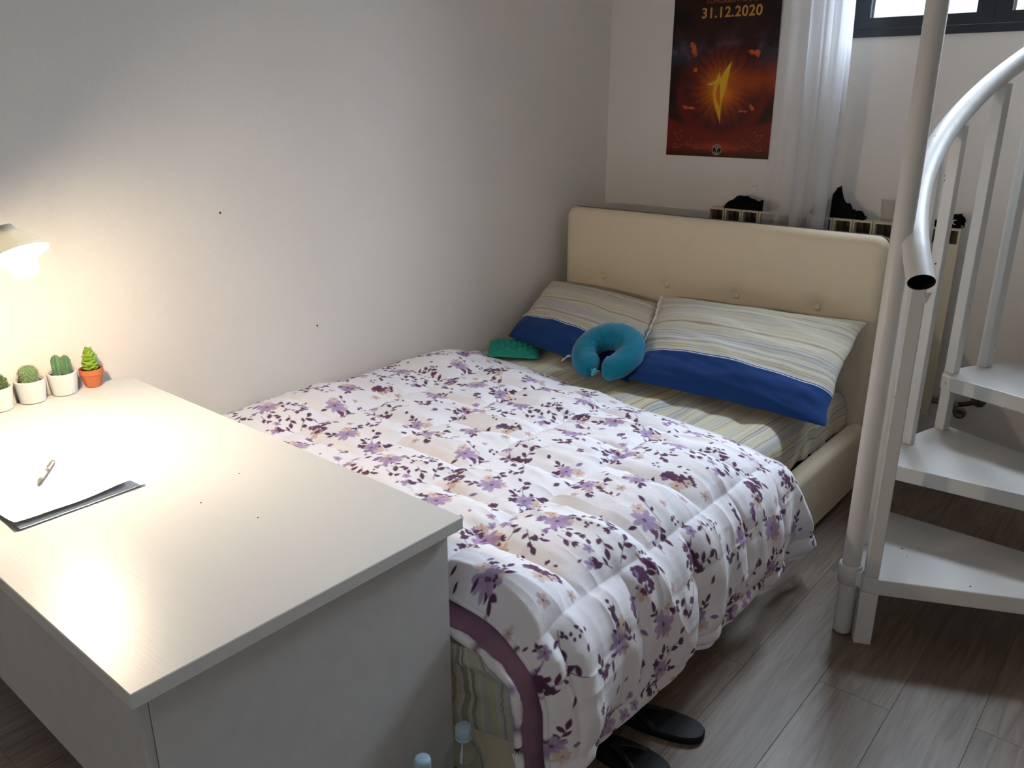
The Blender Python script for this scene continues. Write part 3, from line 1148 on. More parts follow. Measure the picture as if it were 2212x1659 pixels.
def prof_at(s):
    ee = 0.012
    x, z = np.interp(s, PS, prof[:, 0]), np.interp(s, PS, prof[:, 1])
    dx = np.interp(s + ee, PS, prof[:, 0]) - np.interp(s - ee, PS, prof[:, 0])
    dz = np.interp(s + ee, PS, prof[:, 1]) - np.interp(s - ee, PS, prof[:, 1])
    l = np.hypot(dx, dz) + 1e-9
    return x, z, -dz / l, dx / l     # position and outward normal


def foot_y(s):
    return 1.158 + 0.008 * vnoise(s * 5, s * 0, 3) - 0.02 * sm(1.3, 1.75, s)


def head_y(s):
    return np.interp(s, [0, 0.25, 0.55, 0.85, 1.1, 1.4, 1.55, 1.68, 1.80, 1.95], [2.70, 2.68, 2.625, 2.555, 2.50, 2.445, 2.42, 2.455, 2.52, 2.60]) + 0.010 * vnoise(s * 6, s * 0, 8)


def quilt(s, y):
    """puffed squares between stitched seams, gathered wrinkles along the seams"""
    cs, cy_ = 0.315, 0.27
    so = s - 0.02 + 0.012 * vnoise(y * 3, s * 2, 31)
    col_ = np.floor(so / cs)
    yo = y + 0.135 * np.mod(col_, 2) + 0.014 * vnoise(s * 4, y * 2, 32)
    fs = np.mod(so, cs)
    fy_ = np.mod(yo, cy_)
    ds = np.minimum(fs, cs - fs)
    dy = np.minimum(fy_, cy_ - fy_)
    puff = (1 - np.exp(-ds / 0.030)) * (1 - np.exp(-dy / 0.030))
    h = 0.023 * puff
    wr1 = (1 - np.abs(fbm(y * 13, s * 3.0, 41, 2))) ** 2 * np.exp(-ds / 0.07)
    wr2 = (1 - np.abs(fbm(s * 13, y * 3.0, 43, 2))) ** 2 * np.exp(-dy / 0.07)
    h += 0.010 * (wr1 + wr2) * (0.3 + 0.7 * puff)
    h += 0.006 * fbm(s * 5 + 1.7 * y, y * 9, 45)
    # long soft folds lying across the bed
    h += 0.012 * (1 - np.abs(vnoise(y * 7 - s * 1.6, s * 1.4, 47))) ** 2 * sm(0.2, 0.9, s)
    return h


def duvet():
    ns, ny = 860, 680
    sg = np.linspace(0, 1, ns)[:, None] * np.ones((1, ny))
    tg = np.linspace(0, 1, ny)[None, :] * np.ones((ns, 1))
    smax = SMAX + 0.014 * vnoise(tg * 7, tg * 0, 5) + 0.02 * sm(0.75, 1.0, tg)
    S = sg * smax
    Yf, Yh = foot_y(S), head_y(S)
    Y_ = Yf + (Yh - Yf) * tg
    x, z, nx, nz = prof_at(S)
    edge = np.minimum.reduce([S, smax - S, (Y_ - Yf), (Yh - Y_)])
    h = quilt(S, Y_) * sm(-0.005, 0.05, edge) + 0.010 * sm(0, 0.02, edge)
    h *= 1 - 0.55 * sm(0.22, 0.0, Yh - Y_) * sm(1.7, 1.5, S)
    # drape waves on the hanging side
    hang = sm(1.60, 1.9, S)
    h += hang * (0.010 * np.sin(Y_ * 21 + 2 * vnoise(Y_ * 3, S * 0, 6)) + 0.010 * vnoise(Y_ * 13, S * 5, 7))
    # heaped near the wall at the foot
    heap = 0.045 * np.exp(-((Y_ - 1.62) / 0.26) ** 2) * np.exp(-((S - 0.16) / 0.16) ** 2)
    heap += 0.03 * np.exp(-((Y_ - 2.35) / 0.2) ** 2) * np.exp(-((S - 0.18) / 0.14) ** 2)
    z2 = z + heap
    # both ends sink onto the mattress
    z2 = z2 - 0.035 * sm(1.30, 1.13, Y_) ** 1.5 * sm(1.75, 1.55, S) - 0.045 * sm(0.34, 0.0, Yh - Y_) * sm(1.7, 1.5, S)
    P = np.stack([np.maximum(x + nx * h, XW + 0.006), Y_, z2 + nz * h], -1)
    col = sample_tile(S + 0.05, Y_)
    # underside, plum lining
    k_ = 10
    ii = np.unique(np.append(np.arange(0, ns, k_), ns - 1))
    jj = np.unique(np.append(np.arange(0, ny, k_), ny - 1))
    Su, Yu, eu = S[np.ix_(ii, jj)], Y_[np.ix_(ii, jj)], edge[np.ix_(ii, jj)]
    Pu = P[np.ix_(ii, jj)].copy()
    off = 0.006 + 0.022 * sm(0, 0.06, eu)
    Pu[..., 0] -= nx[np.ix_(ii, jj)] * off
    Pu[..., 2] -= nz[np.ix_(ii, jj)] * off
    cu = np.tile(np.array(lin(134, 98, 122)), (len(ii), len(jj), 1))
    o = fast_obj('duvet', P, M['floral'], None, (0.8, 1.9, 0.5), col=col, extra=[(Pu, cu, True)])
    tag(o, 'white quilted duvet printed with plum and lilac flowers, spread over the bed', 'duvet')
    # rolled hem
    loop = [tuple(P[i, 0]) for i in range(0, ns, 4)] + [tuple(P[-1, j]) for j in range(0, ny, 4)] + [tuple(P[i, -1]) for i in range(ns - 1, -1, -4)]
    arr = np.array(loop)
    arr[:, 2] -= 0.004
    V, F = tube(arr, 0.0065, 8)
    nl = len(loop)
    sv = np.concatenate([S[::4, 0], S[-1, ::4], S[::-1, -1][::4]])
    yv = np.concatenate([Y_[::4, 0], Y_[-1, ::4], Y_[::-1, -1][::4]])
    hem = obj('hem', V, F, M['floral'], o, smooth=True)
    c = sample_tile(sv + 0.05, yv)
    a = hem.data.color_attributes.new('print', 'FLOAT_COLOR', 'POINT')
    cc = np.repeat(c, 8, 0)
    a.data.foreach_set('color', np.hstack([cc, np.ones((len(cc), 1))]).astype(np.float32).ravel())
    # the folded-under half of the duvet: plum lining shows at the open foot end
    n2, m2 = 150, 30
    s2 = np.linspace(0.15, SMAX - 0.015, n2)[:, None] * np.ones((1, m2))
    t2 = np.linspace(0, 1, m2)[None, :] * np.ones((n2, 1))
    y2 = (foot_y(s2) - 0.040 - 0.008 * vnoise(s2 * 7, s2 * 0, 55)) + 0.30 * t2
    x, z, nx, nz = prof_at(s2)
    off = -0.020 - 0.022 * sm(0.30, 0.0, t2) + 0.010 * fbm(s2 * 9, y2 * 14, 57) + 0.006 * np.sin(s2 * 16)
    z = z - 0.030 * sm(1.30, 1.10, y2) ** 1.3 * sm(1.75, 1.5, s2)
    P2 = np.stack([x + nx * off, y2, z + nz * off], -1)
    P3 = P2.copy()
    P3[..., 0] -= nx * 0.016
    P3[..., 2] -= nz * 0.016
    ln = fast_obj('lining_fold', P2, M['duvet_lining'], o, extra=[(P3, None, True)])
    ln['label'] = 'plum lining of the folded-under half'
    pth = [tuple(P2[i, 0] - np.array([nx[i, 0], 0, nz[i, 0]]) * 0.006 - np.array([0, 0.003, 0])) for i in range(0, n2, 2)]
    pth += [tuple(P2[-1, j]) for j in range(1, m2, 3)]
    V, F = tube(pth, [0.010 + 0.0025 * math.sin(i * 1.1) for i in range(len(pth))], 8)
    hm = obj('fold_hem', V, F, M['floral'], ln, smooth=True)
    sv = np.concatenate([s2[::2, 0], s2[-1, 1::3]])
    c = np.repeat(sample_tile(sv + 0.3, sv * 0 + 0.2), 8, 0)
    a = hm.data.color_attributes.new('print', 'FLOAT_COLOR', 'POINT')
    a.data.foreach_set('color', np.hstack([c, np.ones((len(c), 1))]).astype(np.float32).ravel())


duvet()

# ------------------------------------------------------------------ spiral staircase
SC = (2.85, 2.75)


def pol(r, deg, z):
    return (SC[0] + r * math.cos(R(deg)), SC[1] + r * math.sin(R(deg)), z)


stair = thing('spiral_staircase', 'white painted steel spiral staircase with chipped paint and open treads', 'staircase', (SC[0], SC[1], 0))
A0, DA, RISE, Z1 = 205.0, 21.4, 0.212, 0.228
RO = 1.078
POLE = (1.835, 2.333)
obj('support_pole', *lathe([(0.0245, 0.004), (0.0265, 0.012), (0.0265, ZC - 0.001)], (*POLE, 0), 28), M['stair'], stair, smooth=True)
obj('centre_column', *lathe([(0.10, 0.0), (0.10, 0.012), (0.057, 0.014), (0.057, ZC - 0.001)], (*SC, 0), 32), M['stair'], stair, smooth=True)


def tread(i):
    a0 = A0 - i * DA
    a1 = a0 - 26.5
    z1 = Z1 + i * RISE
    z0 = z1 - 0.052
    pts = [pol(0.06, a0 + 4, 0)[:2], ]
    front_outer = pol(RO, a0, 0)[:2]
    pts = [pol(0.062, a0 + 2, 0)[:2]]
    # rounded front outer corner
    pts += [pol(RO - 0.045, a0 + 0.4, 0)[:2], pol(RO - 0.014, a0 - 0.3, 0)[:2], pol(RO, a0 - 1.9, 0)[:2]]
    for q in np.linspace(a0 - 5, a1 + 1.5, 6):
        pts.append(pol(RO, q, 0)[:2])
    pts += [pol(RO - 0.01, a1 + 0.3, 0)[:2], pol(RO - 0.05, a1, 0)[:2], pol(0.062, a1 - 4, 0)[:2]]
    n = len(pts)
    V = [(p[0], p[1], z0) for p in pts] + [(p[0], p[1], z1) for p in pts]
    # counter-clockwise as seen from above is reversed here (angles fall)
    F = [tuple(range(n)), tuple(range(2 * n - 1, n - 1, -1))]
    for k_ in range(n):
        k2 = (k_ + 1) % n
        F.append((k_, n + k_, n + k2, k2))
    return obj('tread', V, F, M['stair'], stair, bevel=0.004, seg=2)


NT = 4
for i in range(NT):
    tread(i)


def rail_z(deg):
    return 1.178 + (204.4 - deg) / DA * RISE


def baluster(deg, zb, zt, r=1.050, w=0.036, rot=0.0, name='baluster'):
    c = pol(r, deg, 0)
    a = R(deg + rot)
    er = Vector((math.cos(a), math.sin(a)))
    et = Vector((-math.sin(a), math.cos(a)))
    h = w / 2
    V = []
    for z in (zb, zt):
        for sx_, sy_ in ((-1, -1), (1, -1), (1, 1), (-1, 1)):
            p = Vector(c[:2]) + er * h * sx_ + et * h * sy_
            V.append((p.x, p.y, z))
    F = [(0, 3, 2, 1), (4, 5, 6, 7), (0, 1, 5, 4), (1, 2, 6, 5), (2, 3, 7, 6), (3, 0, 4, 7)]
    return obj(name, V, F, M['stair'], stair, bevel=0.003, seg=2)


for k_ in range(8):
    deg = 203.9 - k_ * DA / 2
    i = k_ // 2
    if i >= NT:
        break
    front = (k_ % 2 == 0)
    ztread = Z1 + i * RISE
    zb = 0.0 if k_ == 0 else (ztread - RISE if front else ztread)
    r = 1.043 if k_ == 0 else 1.056
    d2 = deg - 1.5 if (front and k_) else deg
    if k_ == 0:
        b_ = baluster(deg, zb, ztread - 0.052, r, 0.050, name='stair_leg')
        b_ = baluster(deg, ztread, rail_z(deg) - 0.015, r, 0.038)
    elif front:
        baluster(d2, zb, ztread - 0.052, r)
        b_ = baluster(d2, ztread, rail_z(d2) - 0.012, r)
    else:
        b_ = baluster(d2, zb, rail_z(d2) - 0.012, r)
    # weld blobs / bolt heads on the faces towards the room
    a = R(d2)
    p = pol(r, d2, ztread + (0.16 if k_ else 0.30))
    e_ = Vector((-math.sin(a), math.cos(a), 0)) * (-1)
    nrm = Vector((math.sin(a), -math.cos(a), 0))
    V, F = lathe([(0.007, 0), (0.006, 0.002), (0.003, 0.004), (0.0003, 0.0045)], tuple(Vector(p) + nrm * (0.019 if k_ == 0 else 0.018)), 10, tuple(nrm))
    obj('bolt_head', V, F, M['stair'], b_, smooth=True)

# handrail: oval tube on a helix, its low end cut open and turned out
path, rad = [], []
for deg in np.linspace(210.2, 121, 72):
    path.append(pol(1.064 + 0.002 * max(0.0, (deg - 204) / 10), deg, rail_z(deg) + 0.018 - 0.010 * max(0.0, (deg - 205) / 8)))
V, F = tube(path, 0.0335, 24, cap=False, squash=(1.0, 0.80))
hr = obj('handrail', V, F, M['stair'], stair, smooth=True)
V, F = tube([tuple(Vector(path[0]) * (1 - q) + Vector(path[3]) * q) for q in (0.004, 0.4, 0.9)], 0.0315, 24, cap=True, squash=(1.0, 0.77))
# open end: inner dark sleeve (bottom cap only deep inside)
F = [f for f in F if len(f) == 4 or max(f) >= 48]
ins = obj('tube_bore', V, F, M['dark'], hr, smooth=True)
V2, F2 = tube([(p[0], p[1], p[2] - 0.030) for p in path[9:]], 0.012, 10, squash=(0.9, 0.8))
obj('rail_strip', V2, F2, M['stair'], hr, smooth=True)
# torn weld tab under the rail end
t0 = Vector(path[0])
obj('weld_tab', [tuple(t0 + Vector((0.012, -0.02, -0.022))), tuple(t0 + Vector((0.030, -0.008, -0.020))), tuple(t0 + Vector((0.022, -0.016, -0.048))),
                 tuple(t0 + Vector((0.010, -0.017, -0.022))), tuple(t0 + Vector((0.028, -0.005, -0.020))), tuple(t0 + Vector((0.020, -0.013, -0.048)))],
    [(0, 1, 2), (5, 4, 3), (0, 3, 4, 1), (1, 4, 5, 2), (2, 5, 3, 0)], M['stair'], hr)

# collar that ties the pole to the lowest tread
clr = obj('collar', *lathe([(0.0272, Z1 - 0.052), (0.034, Z1 - 0.050), (0.034, Z1 + 0.010), (0.031, Z1 + 0.014), (0.0272, Z1 + 0.014)], (*POLE, 0), 28, cap=False), M['stair'], stair, smooth=True)
pa, pb = Vector((POLE[0] + 0.022, POLE[1] - 0.014)), Vector(pol(RO - 0.012, A0 - 1.2, 0)[:2])
d = (pb - pa).normalized()
nrm = Vector((d.y, -d.x)) * 0.010
V = []
for z in (Z1 - 0.046, Z1 + 0.002):
    for p, s in ((pa, 1), (pb, 1), (pb, -1), (pa, -1)):
        q = p + nrm * s
        V.append((q.x, q.y, z))
obj('bracket_plate', V, [(3, 2, 1, 0), (4, 5, 6, 7), (0, 1, 5, 4), (1, 2, 6, 5), (2, 3, 7, 6), (3, 0, 4, 7)], M['stair'], clr, bevel=0.003)

# ------------------------------------------------------------------ poster
PX0, PX1, PZ0, PZ1 = 0.295, 0.829, 1.297, 2.07


def poster():
    nx_, nz_ = 300, 430
    u = np.linspace(0, 1, nx_)[:, None] * np.ones((1, nz_))
    v = np.linspace(0, 1, nz_)[None, :] * np.ones((nx_, 1))
    X_ = PX0 + (PX1 - PX0) * u
    Z_ = PZ0 + (PZ1 - PZ0) * v
    # local metres from the centre of the glow
    a, b = X_ - 0.567, Z_ - 1.605
    r = np.hypot(a, b)
    th = np.arctan2(b, a)

    def C(*c):
        return np.array(lin(*c))

    def mixc(base, col, al):
        return base * (1 - al[..., None]) + np.array(col) * al[..., None]
    n1 = fbm(X_ * 12, Z_ * 12, 61, 4)
    n2 = fbm(X_ * 30, Z_ * 30, 63, 3)
    img = np.zeros((nx_, nz_, 3)) + C(26, 18, 16)
    img = mixc(img, C(52, 26, 18), np.clip(0.5 + n1 * 0.6, 0, 1) * 0.8)
    # dusky teal and violet smoke band
    band_ = np.exp(-((b - 0.16) / 0.06) ** 2) * np.clip(0.45 + n1, 0, 1)
    img = mixc(img, C(44, 58, 72), band_ * 0.9)
    img = mixc(img, C(96, 62, 82), np.clip(n2 * 1.4, 0, 1) * band_ * 0.8)
    # dark violet inside the ring
    img = mixc(img, C(44, 22, 36), sm(0.20, 0.15, r) * 0.85)
    # radiant glow
    rays = 0.75 + 0.25 * np.sin(th * 23 + 3 * n1)
    img = mixc(img, C(118, 40, 18), np.exp(-(r / 0.155) ** 2) * rays)
    img = mixc(img, C(196, 82, 20), np.exp(-(r / 0.105) ** 2) * rays)
    img = mixc(img, C(232, 140, 30), np.exp(-(r / 0.062) ** 2) * 0.9)
    # streak of light to the right
    st = sm(0.0, 0.05, a) * np.exp(-((b - 0.012 - 0.10 * a) / (0.030 + 0.12 * np.clip(a, 0, 1))) ** 2)
    img = mixc(img, C(168, 70, 22), st * 0.75)

    # plain flame tongue in the middle
    def tongue(x0, z0, x1, z1, w, col, al=1.0, p=0.6):
        dx, dz = x1 - x0, z1 - z0
        L_ = math.hypot(dx, dz)
        t = ((a - x0) * dx + (b - z0) * dz) / L_ ** 2
        d = ((a - x0) * dz - (b - z0) * dx) / L_ + 0.012 * np.sin(t * 3.1)
        prof_ = np.where((t > 0) & (t < 1), np.maximum(np.sin(np.pi * np.clip(t, 0, 1) ** p), 0), 0) * w
        return mixc(img, col, np.clip((prof_ - np.abs(d)) / 0.0035, 0, 1) * al)
    img = tongue(0.012, -0.175, -0.015, 0.075, 0.026, C(222, 176, 36), 0.9, 1.5)
    img = tongue(0.0, -0.06, 0.045, 0.125, 0.020, C(226, 186, 46), 0.85, 0.8)
    img = tongue(0.004, -0.09, -0.008, 0.035, 0.013, C(206, 96, 30), 0.9, 1.0)
    img = tongue(-0.01, 0.05, -0.085, 0.02, 0.008, C(220, 180, 80), 0.8, 1.0)
    # dark red hills curling up at both sides
    for sgn in (-1, 1):
        arm = np.abs(r - 0.215 - 0.018 * np.sin(th * 5)) < 0.032
        m_ = sm(0.04, 0.0, np.abs(r - 0.212)) * sm(0.12, -0.10, b)
        img = mixc(img, C(112, 34, 28), m_ * 0.5)
    low = sm(-0.19, -0.25, b + 0.25 * np.abs(a) * 0)
    img = mixc(img, C(122, 36, 26), sm(-0.20, -0.235, b - 0.30 * np.abs(a)) * sm(-0.33, -0.24, b) * 0.8)
    img = mixc(img, C(168, 62, 26), np.exp(-((b + 0.262) / 0.020) ** 2 - (a / 0.12) ** 2) * 0.8)

    # small orange sparks
    for (x0, z0, w, h_) in ((-0.155, 0.175, 0.020, 0.032), (0.155, 0.150, 0.034, 0.016), (-0.165, -0.085, 0.030, 0.010), (0.155, -0.08, 0.012, 0.016), (0.115, -0.10, 0.022, 0.006), (-0.14, 0.085, 0.012, 0.012)):
        d = np.hypot((a - x0 + 0.5 * (b - z0)) / w, (b - z0) / h_) + 0.45 * fbm(X_ * 60, Z_ * 60, 81, 2)
        img = mixc(img, C(206, 96, 38), sm(1.0, 0.4, d) * 0.9)
    P = np.stack([X_, YB - 0.0035 - 0.0015 * (0.5 + 0.5 * vnoise(X_ * 6, Z_ * 5, 71)), Z_], -1)
    Pb_ = P[::8, ::8].copy()
    Pb_[..., 1] = YB - 0.0012
    o = fast_obj('wall_poster', P, M['poster'], None, (0.56, YB, PZ0), col=img, extra=[(Pb_, np.full(Pb_.shape, 0.7), True)])
    tag(o, 'dark poster with a fiery orange glow and gold date on the back wall', 'poster')
    gold = mat('gold_ink', lin(190, 138, 62), 0.5, 0.3)
    goldr = mat('copper_ink', lin(150, 84, 56), 0.5, 0.3)
    cream_ = mat('cream_ink', lin(216, 206, 184), 0.5, 0.3)
    blk = mat('black_ink', lin(14, 13, 13), 0.5, 0.3)

    def text(s, x, z, size, m_, extr=0.0006, bold=0.0):
        cu = bpy.data.curves.new('lettering', 'FONT')
        cu.body = s
        cu.size = size
        cu.align_x = 'CENTER'
        cu.extrude = extr
        cu.offset = bold
        cu.space_character = 1.08
        to = bpy.data.objects.new('lettering_src', cu)
        COL.objects.link(to)
        dg = bpy.context.evaluated_depsgraph_get()
        me = bpy.data.meshes.new_from_object(to.evaluated_get(dg))
        bpy.data.objects.remove(to, do_unlink=True)
        me.materials.clear()
        me.materials.append(m_)
        l = bpy.data.objects.new('lettering', me)
        link(l, o)
        l.rotation_euler = (R(90), 0, 0)
        l.location = Vector((x, YB - 0.0058, z)) - WL[o.name]
        return l
    text('31.12.2020', 0.588, 1.912, 0.062, gold, bold=0.0012)
    text('TOMORROWLAND', 0.588, 1.972, 0.028, goldr, bold=0.0003)

    # gold scrollwork in the lower corners
    def curl(cx0, cz0, r0, turns, s, a0, w=0.0012):
        return tube([(cx0 + s * r0 * (1 - 0.8 * t) * math.cos(a0 + t * turns * 6.283), YB - 0.0052, cz0 + r0 * (1 - 0.8 * t) * math.sin(a0 + t * turns * 6.283)) for t in np.linspace(0, 1, 26)], w, 5, ref=(0, 1, 0), squash=(1, 0.4))
    parts_l, parts_r = [], []
    for s, lst in ((-1, parts_l), (1, parts_r)):
        bx_ = 0.562
        for (dx, dz, r0, tr, a0) in ((0.205, 0.085, 0.022, 1.2, 0.4), (0.150, 0.062, 0.020, 1.1, 2.0), (0.215, 0.048, 0.015, 1.0, 4.0), (0.105, 0.040, 0.013, 1.0, 1.0)):
            lst.append(curl(bx_ + s * dx, PZ0 + dz, r0, tr, s, a0))
        lst.append(tube([(bx_ + s * q, YB - 0.0052, PZ0 + 0.046 + 0.010 * math.sin(q * 50)) for q in np.linspace(0.07, 0.235, 20)], 0.0012, 5, ref=(0, 1, 0), squash=(1, 0.4)))
        for (dx, dz, an) in ((0.19, 0.115, 1.2), (0.225, 0.105, 0.5), (0.13, 0.085, 1.8), (0.075, 0.042, 0.4)):
            c_ = Vector((bx_ + s * dx, YB - 0.0052, PZ0 + dz))
            e_ = Vector((math.cos(an) * s, 0, math.sin(an)))
            q_ = Vector((-e_.z, 0, e_.x))
            lst.append(([tuple(c_ - e_ * 0.007), tuple(c_ + q_ * 0.003), tuple(c_ + e_ * 0.007), tuple(c_ - q_ * 0.003)], [(0, 1, 2, 3)]))
    for lst in (parts_l, parts_r):
        V, F = join(lst)
        obj('scrollwork', V, F, goldr, o)
    # round emblem at the foot of the poster
    ec = (0.568, YB - 0.0045, 1.330)
    em = obj('emblem', *lathe([(0.0235, 0), (0.0235, 0.0010)], ec, 32, (0, -1, 0)), blk, o)
    ring = [(ec[0] + 0.0235 * math.cos(q), ec[1] - 0.0012, ec[2] + 0.0235 * math.sin(q)) for q in np.linspace(0, 6.283, 33)[:-1]]
    mk = [tube(ring, 0.0011, 5, closed=True, ref=(0, 1, 0))]
    mk.append(tube([(ec[0], ec[1] - 0.0013, ec[2] - 0.022), (ec[0], ec[1] - 0.0013, ec[2] + 0.002)], 0.0018, 5, ref=(0, 1, 0)))
    for s in (-1, 1):
        mk.append(tube([(ec[0], ec[1] - 0.0013, ec[2] + 0.000), (ec[0] + s * 0.007, ec[1] - 0.0013, ec[2] + 0.009), (ec[0] + s * 0.017, ec[1] - 0.0013, ec[2] + 0.014)], 0.0012, 5, ref=(0, 1, 0)))
        mk.append(tube([(ec[0] + s * 0.002, ec[1] - 0.0013, ec[2] - 0.018), (ec[0] + s * 0.013, ec[1] - 0.0013, ec[2] - 0.010), (ec[0] + s * 0.015, ec[1] - 0.0013, ec[2] - 0.015)], 0.0010, 5, ref=(0, 1, 0)))
        mk.append(tube([(ec[0] + s * (0.006 + 0.004 * math.cos(q)), ec[1] - 0.0013, ec[2] + 0.0135 + 0.0035 * math.sin(q)) for q in np.linspace(0, 4.6, 10)], 0.0009, 5, ref=(0, 1, 0)))
    obj('emblem_mark', *join(mk), cream_, em)


poster()

# ------------------------------------------------------------------ radiator and what lies on it
RAX0, RAZ0, RAZ1 = 0.607, 0.29, 1.076
RY0, RY1 = YB - 0.122, YB - 0.035
NSEC, RP = 13, 0.0842
rad_ = thing('radiator', 'cream enamelled aluminium column radiator behind the headboard', 'radiator', (RAX0 + NSEC * RP / 2, RY1, RAZ0))


def section():
    w = RP - 0.003
    # front plate, dark slot near the top, curved cap leaning back over the top, core behind
    fx0, fx1 = 0.0015, 0.0015 + w
    parts = [boxvf(fx0, fx1, RY0, RY0 + 0.012, RAZ0, RAZ1 - 0.062),
             boxvf(fx0, fx0 + 0.008, RY0, RY0 + 0.050, RAZ1 - 0.062, RAZ1 - 0.008), boxvf(fx1 - 0.008, fx1, RY0, RY0 + 0.050, RAZ1 - 0.062, RAZ1 - 0.008),
             boxvf(fx0, fx1, RY0, RY1 - 0.01, RAZ1 - 0.008, RAZ1), boxvf(fx0 + 0.028, fx1 - 0.028, RY0 + 0.012, RY1, RAZ0 + 0.02, RAZ1 - 0.07),
             boxvf(fx0 + 0.012, fx1 - 0.012, RY1 - 0.03, RY1 - 0.01, RAZ0 + 0.01, RAZ1 - 0.008)]
    return join(parts)


sv_, sf_ = section()
first = None
for i in range(NSEC):
    off = Vector((RAX0 + i * RP, 0, 0))
    if first is None:
        s0 = obj('radiator_section', [(v[0] + off.x, v[1], v[2]) for v in sv_], sf_, M['radiator'], rad_)
        k_ = obj('slot', *join([boxvf(off.x + 0.0095, off.x + RP - 0.0095, RY0 + 0.030, RY0 + 0.034, RAZ1 - 0.062, RAZ1 - 0.008),
                                boxvf(off.x + RP / 2 - 0.0012, off.x + RP / 2 + 0.0012, RY0 + 0.004, RY0 + 0.030, RAZ1 - 0.0615, RAZ1 - 0.008)]), M['slot'], s0)
        first = (s0, k_)
    else:
        s1 = first[0].copy()
        COL.objects.link(s1)
        s1.location = (i * RP, 0, 0)
        k1 = first[1].copy()
        COL.objects.link(k1)
        k1.parent = s1
XE = RAX0 + NSEC * RP
vz = 0.345
vv = obj('valve', *join([tube([(XE - 0.02, YB - 0.075, vz), (XE + 0.09, YB - 0.07, vz)], 0.013, 12), lathe([(0.020, 0), (0.022, 0.006), (0.022, 0.022), (0.016, 0.026)], (XE + 0.082, YB - 0.084, vz), 6, (0, -1, 0))]), M['brass'], rad_)
obj('valve_wheel', *lathe([(0.010, 0), (0.024, 0.003), (0.026, 0.010), (0.024, 0.017), (0.014, 0.020), (0.012, 0.016), (0.0005, 0.016)], (XE + 0.108, YB - 0.092, vz - 0.020), 20, (0.15, -1, -0.1)), M['brass'], vv, smooth=True)
obj('supply_pipe', *tube([(XE + 0.085, YB - 0.07, vz), (XE + 0.125, YB - 0.066, vz + 0.012), (XE + 0.15, YB - 0.03, vz + 0.016), (XE + 0.155, YB - 0.001, vz + 0.016)], 0.010, 12), M['pipe'], vv, smooth=True)
obj('wall_rosette', *lathe([(0.03, 0), (0.028, 0.005), (0.012, 0.009)], (XE + 0.155, YB - 0.0005, vz + 0.016), 20, (0, -1, 0)), M['brass'], vv, smooth=True)


def cloth_heap(name, label, x0, x1, ridge, ymid, depth, seed, cat):
    """crumpled cloth: ridge = list of (fraction along, height)"""
    n, m = 60, 26
    u = np.linspace(0, 1, n)[:, None] * np.ones((1, m))
    v = np.linspace(-1, 1, m)[None, :] * np.ones((n, 1))
    rh = np.interp(u, [q[0] for q in ridge], [q[1] for q in ridge])
    h = rh * np.sqrt(np.maximum(1 - np.abs(v) ** 1.7, 0)) * (1 + 0.15 * fbm(u * 7, v * 2.5, seed))
    X_ = x0 + (x1 - x0) * u + 0.006 * fbm(v * 2, u * 5, seed + 2)
    Y_ = ymid + depth * v * (0.8 + 0.2 * vnoise(u * 5, u * 0, seed + 4)) * np.minimum(1, 0.35 + rh / 0.03)
    zt = RAZ1 + 0.001
    P = np.stack([X_, Y_, zt + np.maximum(h + 0.004 * fbm(u * 14, v * 5, seed + 6) * (rh > 0.004), 0) + 0.002], -1)
    Pb_ = P[::6, ::5].copy() if False else P.copy()
    Pb_[..., 2] = zt
    o = fast_obj(name, P, M['black_cloth'], None, ((x0 + x1) / 2, ymid, zt), extra=[(Pb_, None, True)])
    return tag(o, label, cat)


YM = YB - 0.078
cloth_heap('black_garment', 'flat folded black cloth on radiator left of the sheer curtain', 0.672, 0.905,
           [(0, 0.004), (0.08, 0.030), (0.25, 0.052), (0.42, 0.058), (0.55, 0.045), (0.68, 0.036), (0.85, 0.040), (1, 0.01)], YM, 0.036, 3, 'cloth')
cloth_heap('black_garment', 'peaked heap of black cloth on radiator right of the sheer curtain', 1.085, 1.318,
           [(0, 0.02), (0.12, 0.06), (0.3, 0.068), (0.42, 0.115), (0.50, 0.118), (0.58, 0.075), (0.70, 0.052), (0.76, 0.030), (0.92, 0.028), (1, 0.004)], YM, 0.040, 7, 'cloth')
pc = cloth_heap('black_pouch', 'flat black pouch with white crescent logo at right end of radiator', 1.585, 1.694,
                [(0, 0.012), (0.2, 0.022), (0.5, 0.034), (0.8, 0.046), (0.95, 0.046), (1, 0.03)], YM, 0.034, 9, 'pouch')
cr0 = []
for q in np.linspace(0.9, 5.2, 16):
    cr0.append((1.672 + 0.0085 * math.cos(q), YM - 0.0335, RAZ1 + 0.024 + 0.0085 * math.sin(q)))
V, F = tube(cr0, [0.0002 + 0.0022 * math.sin(math.pi * i / 15) for i in range(16)], 6, ref=(0, 1, 0))
obj('crescent_logo', V, F, M['logo_white'], pc)

cup = obj('plastic_cup', *lathe([(0.0005, 0.001), (0.024, 0.001), (0.0245, 0.003), (0.033, 0.088), (0.0345, 0.090), (0.0335, 0.092), (0.0325, 0.090), (0.0238, 0.005), (0.0005, 0.004)], (1.405, YM, RAZ1), 28, cap=False), M['cup'], None, (1.405, YM, RAZ1), smooth=True)
tag(cup, 'clear plastic cup standing on radiator beside the stair pole', 'cup')

# ------------------------------------------------------------------ sheer curtain


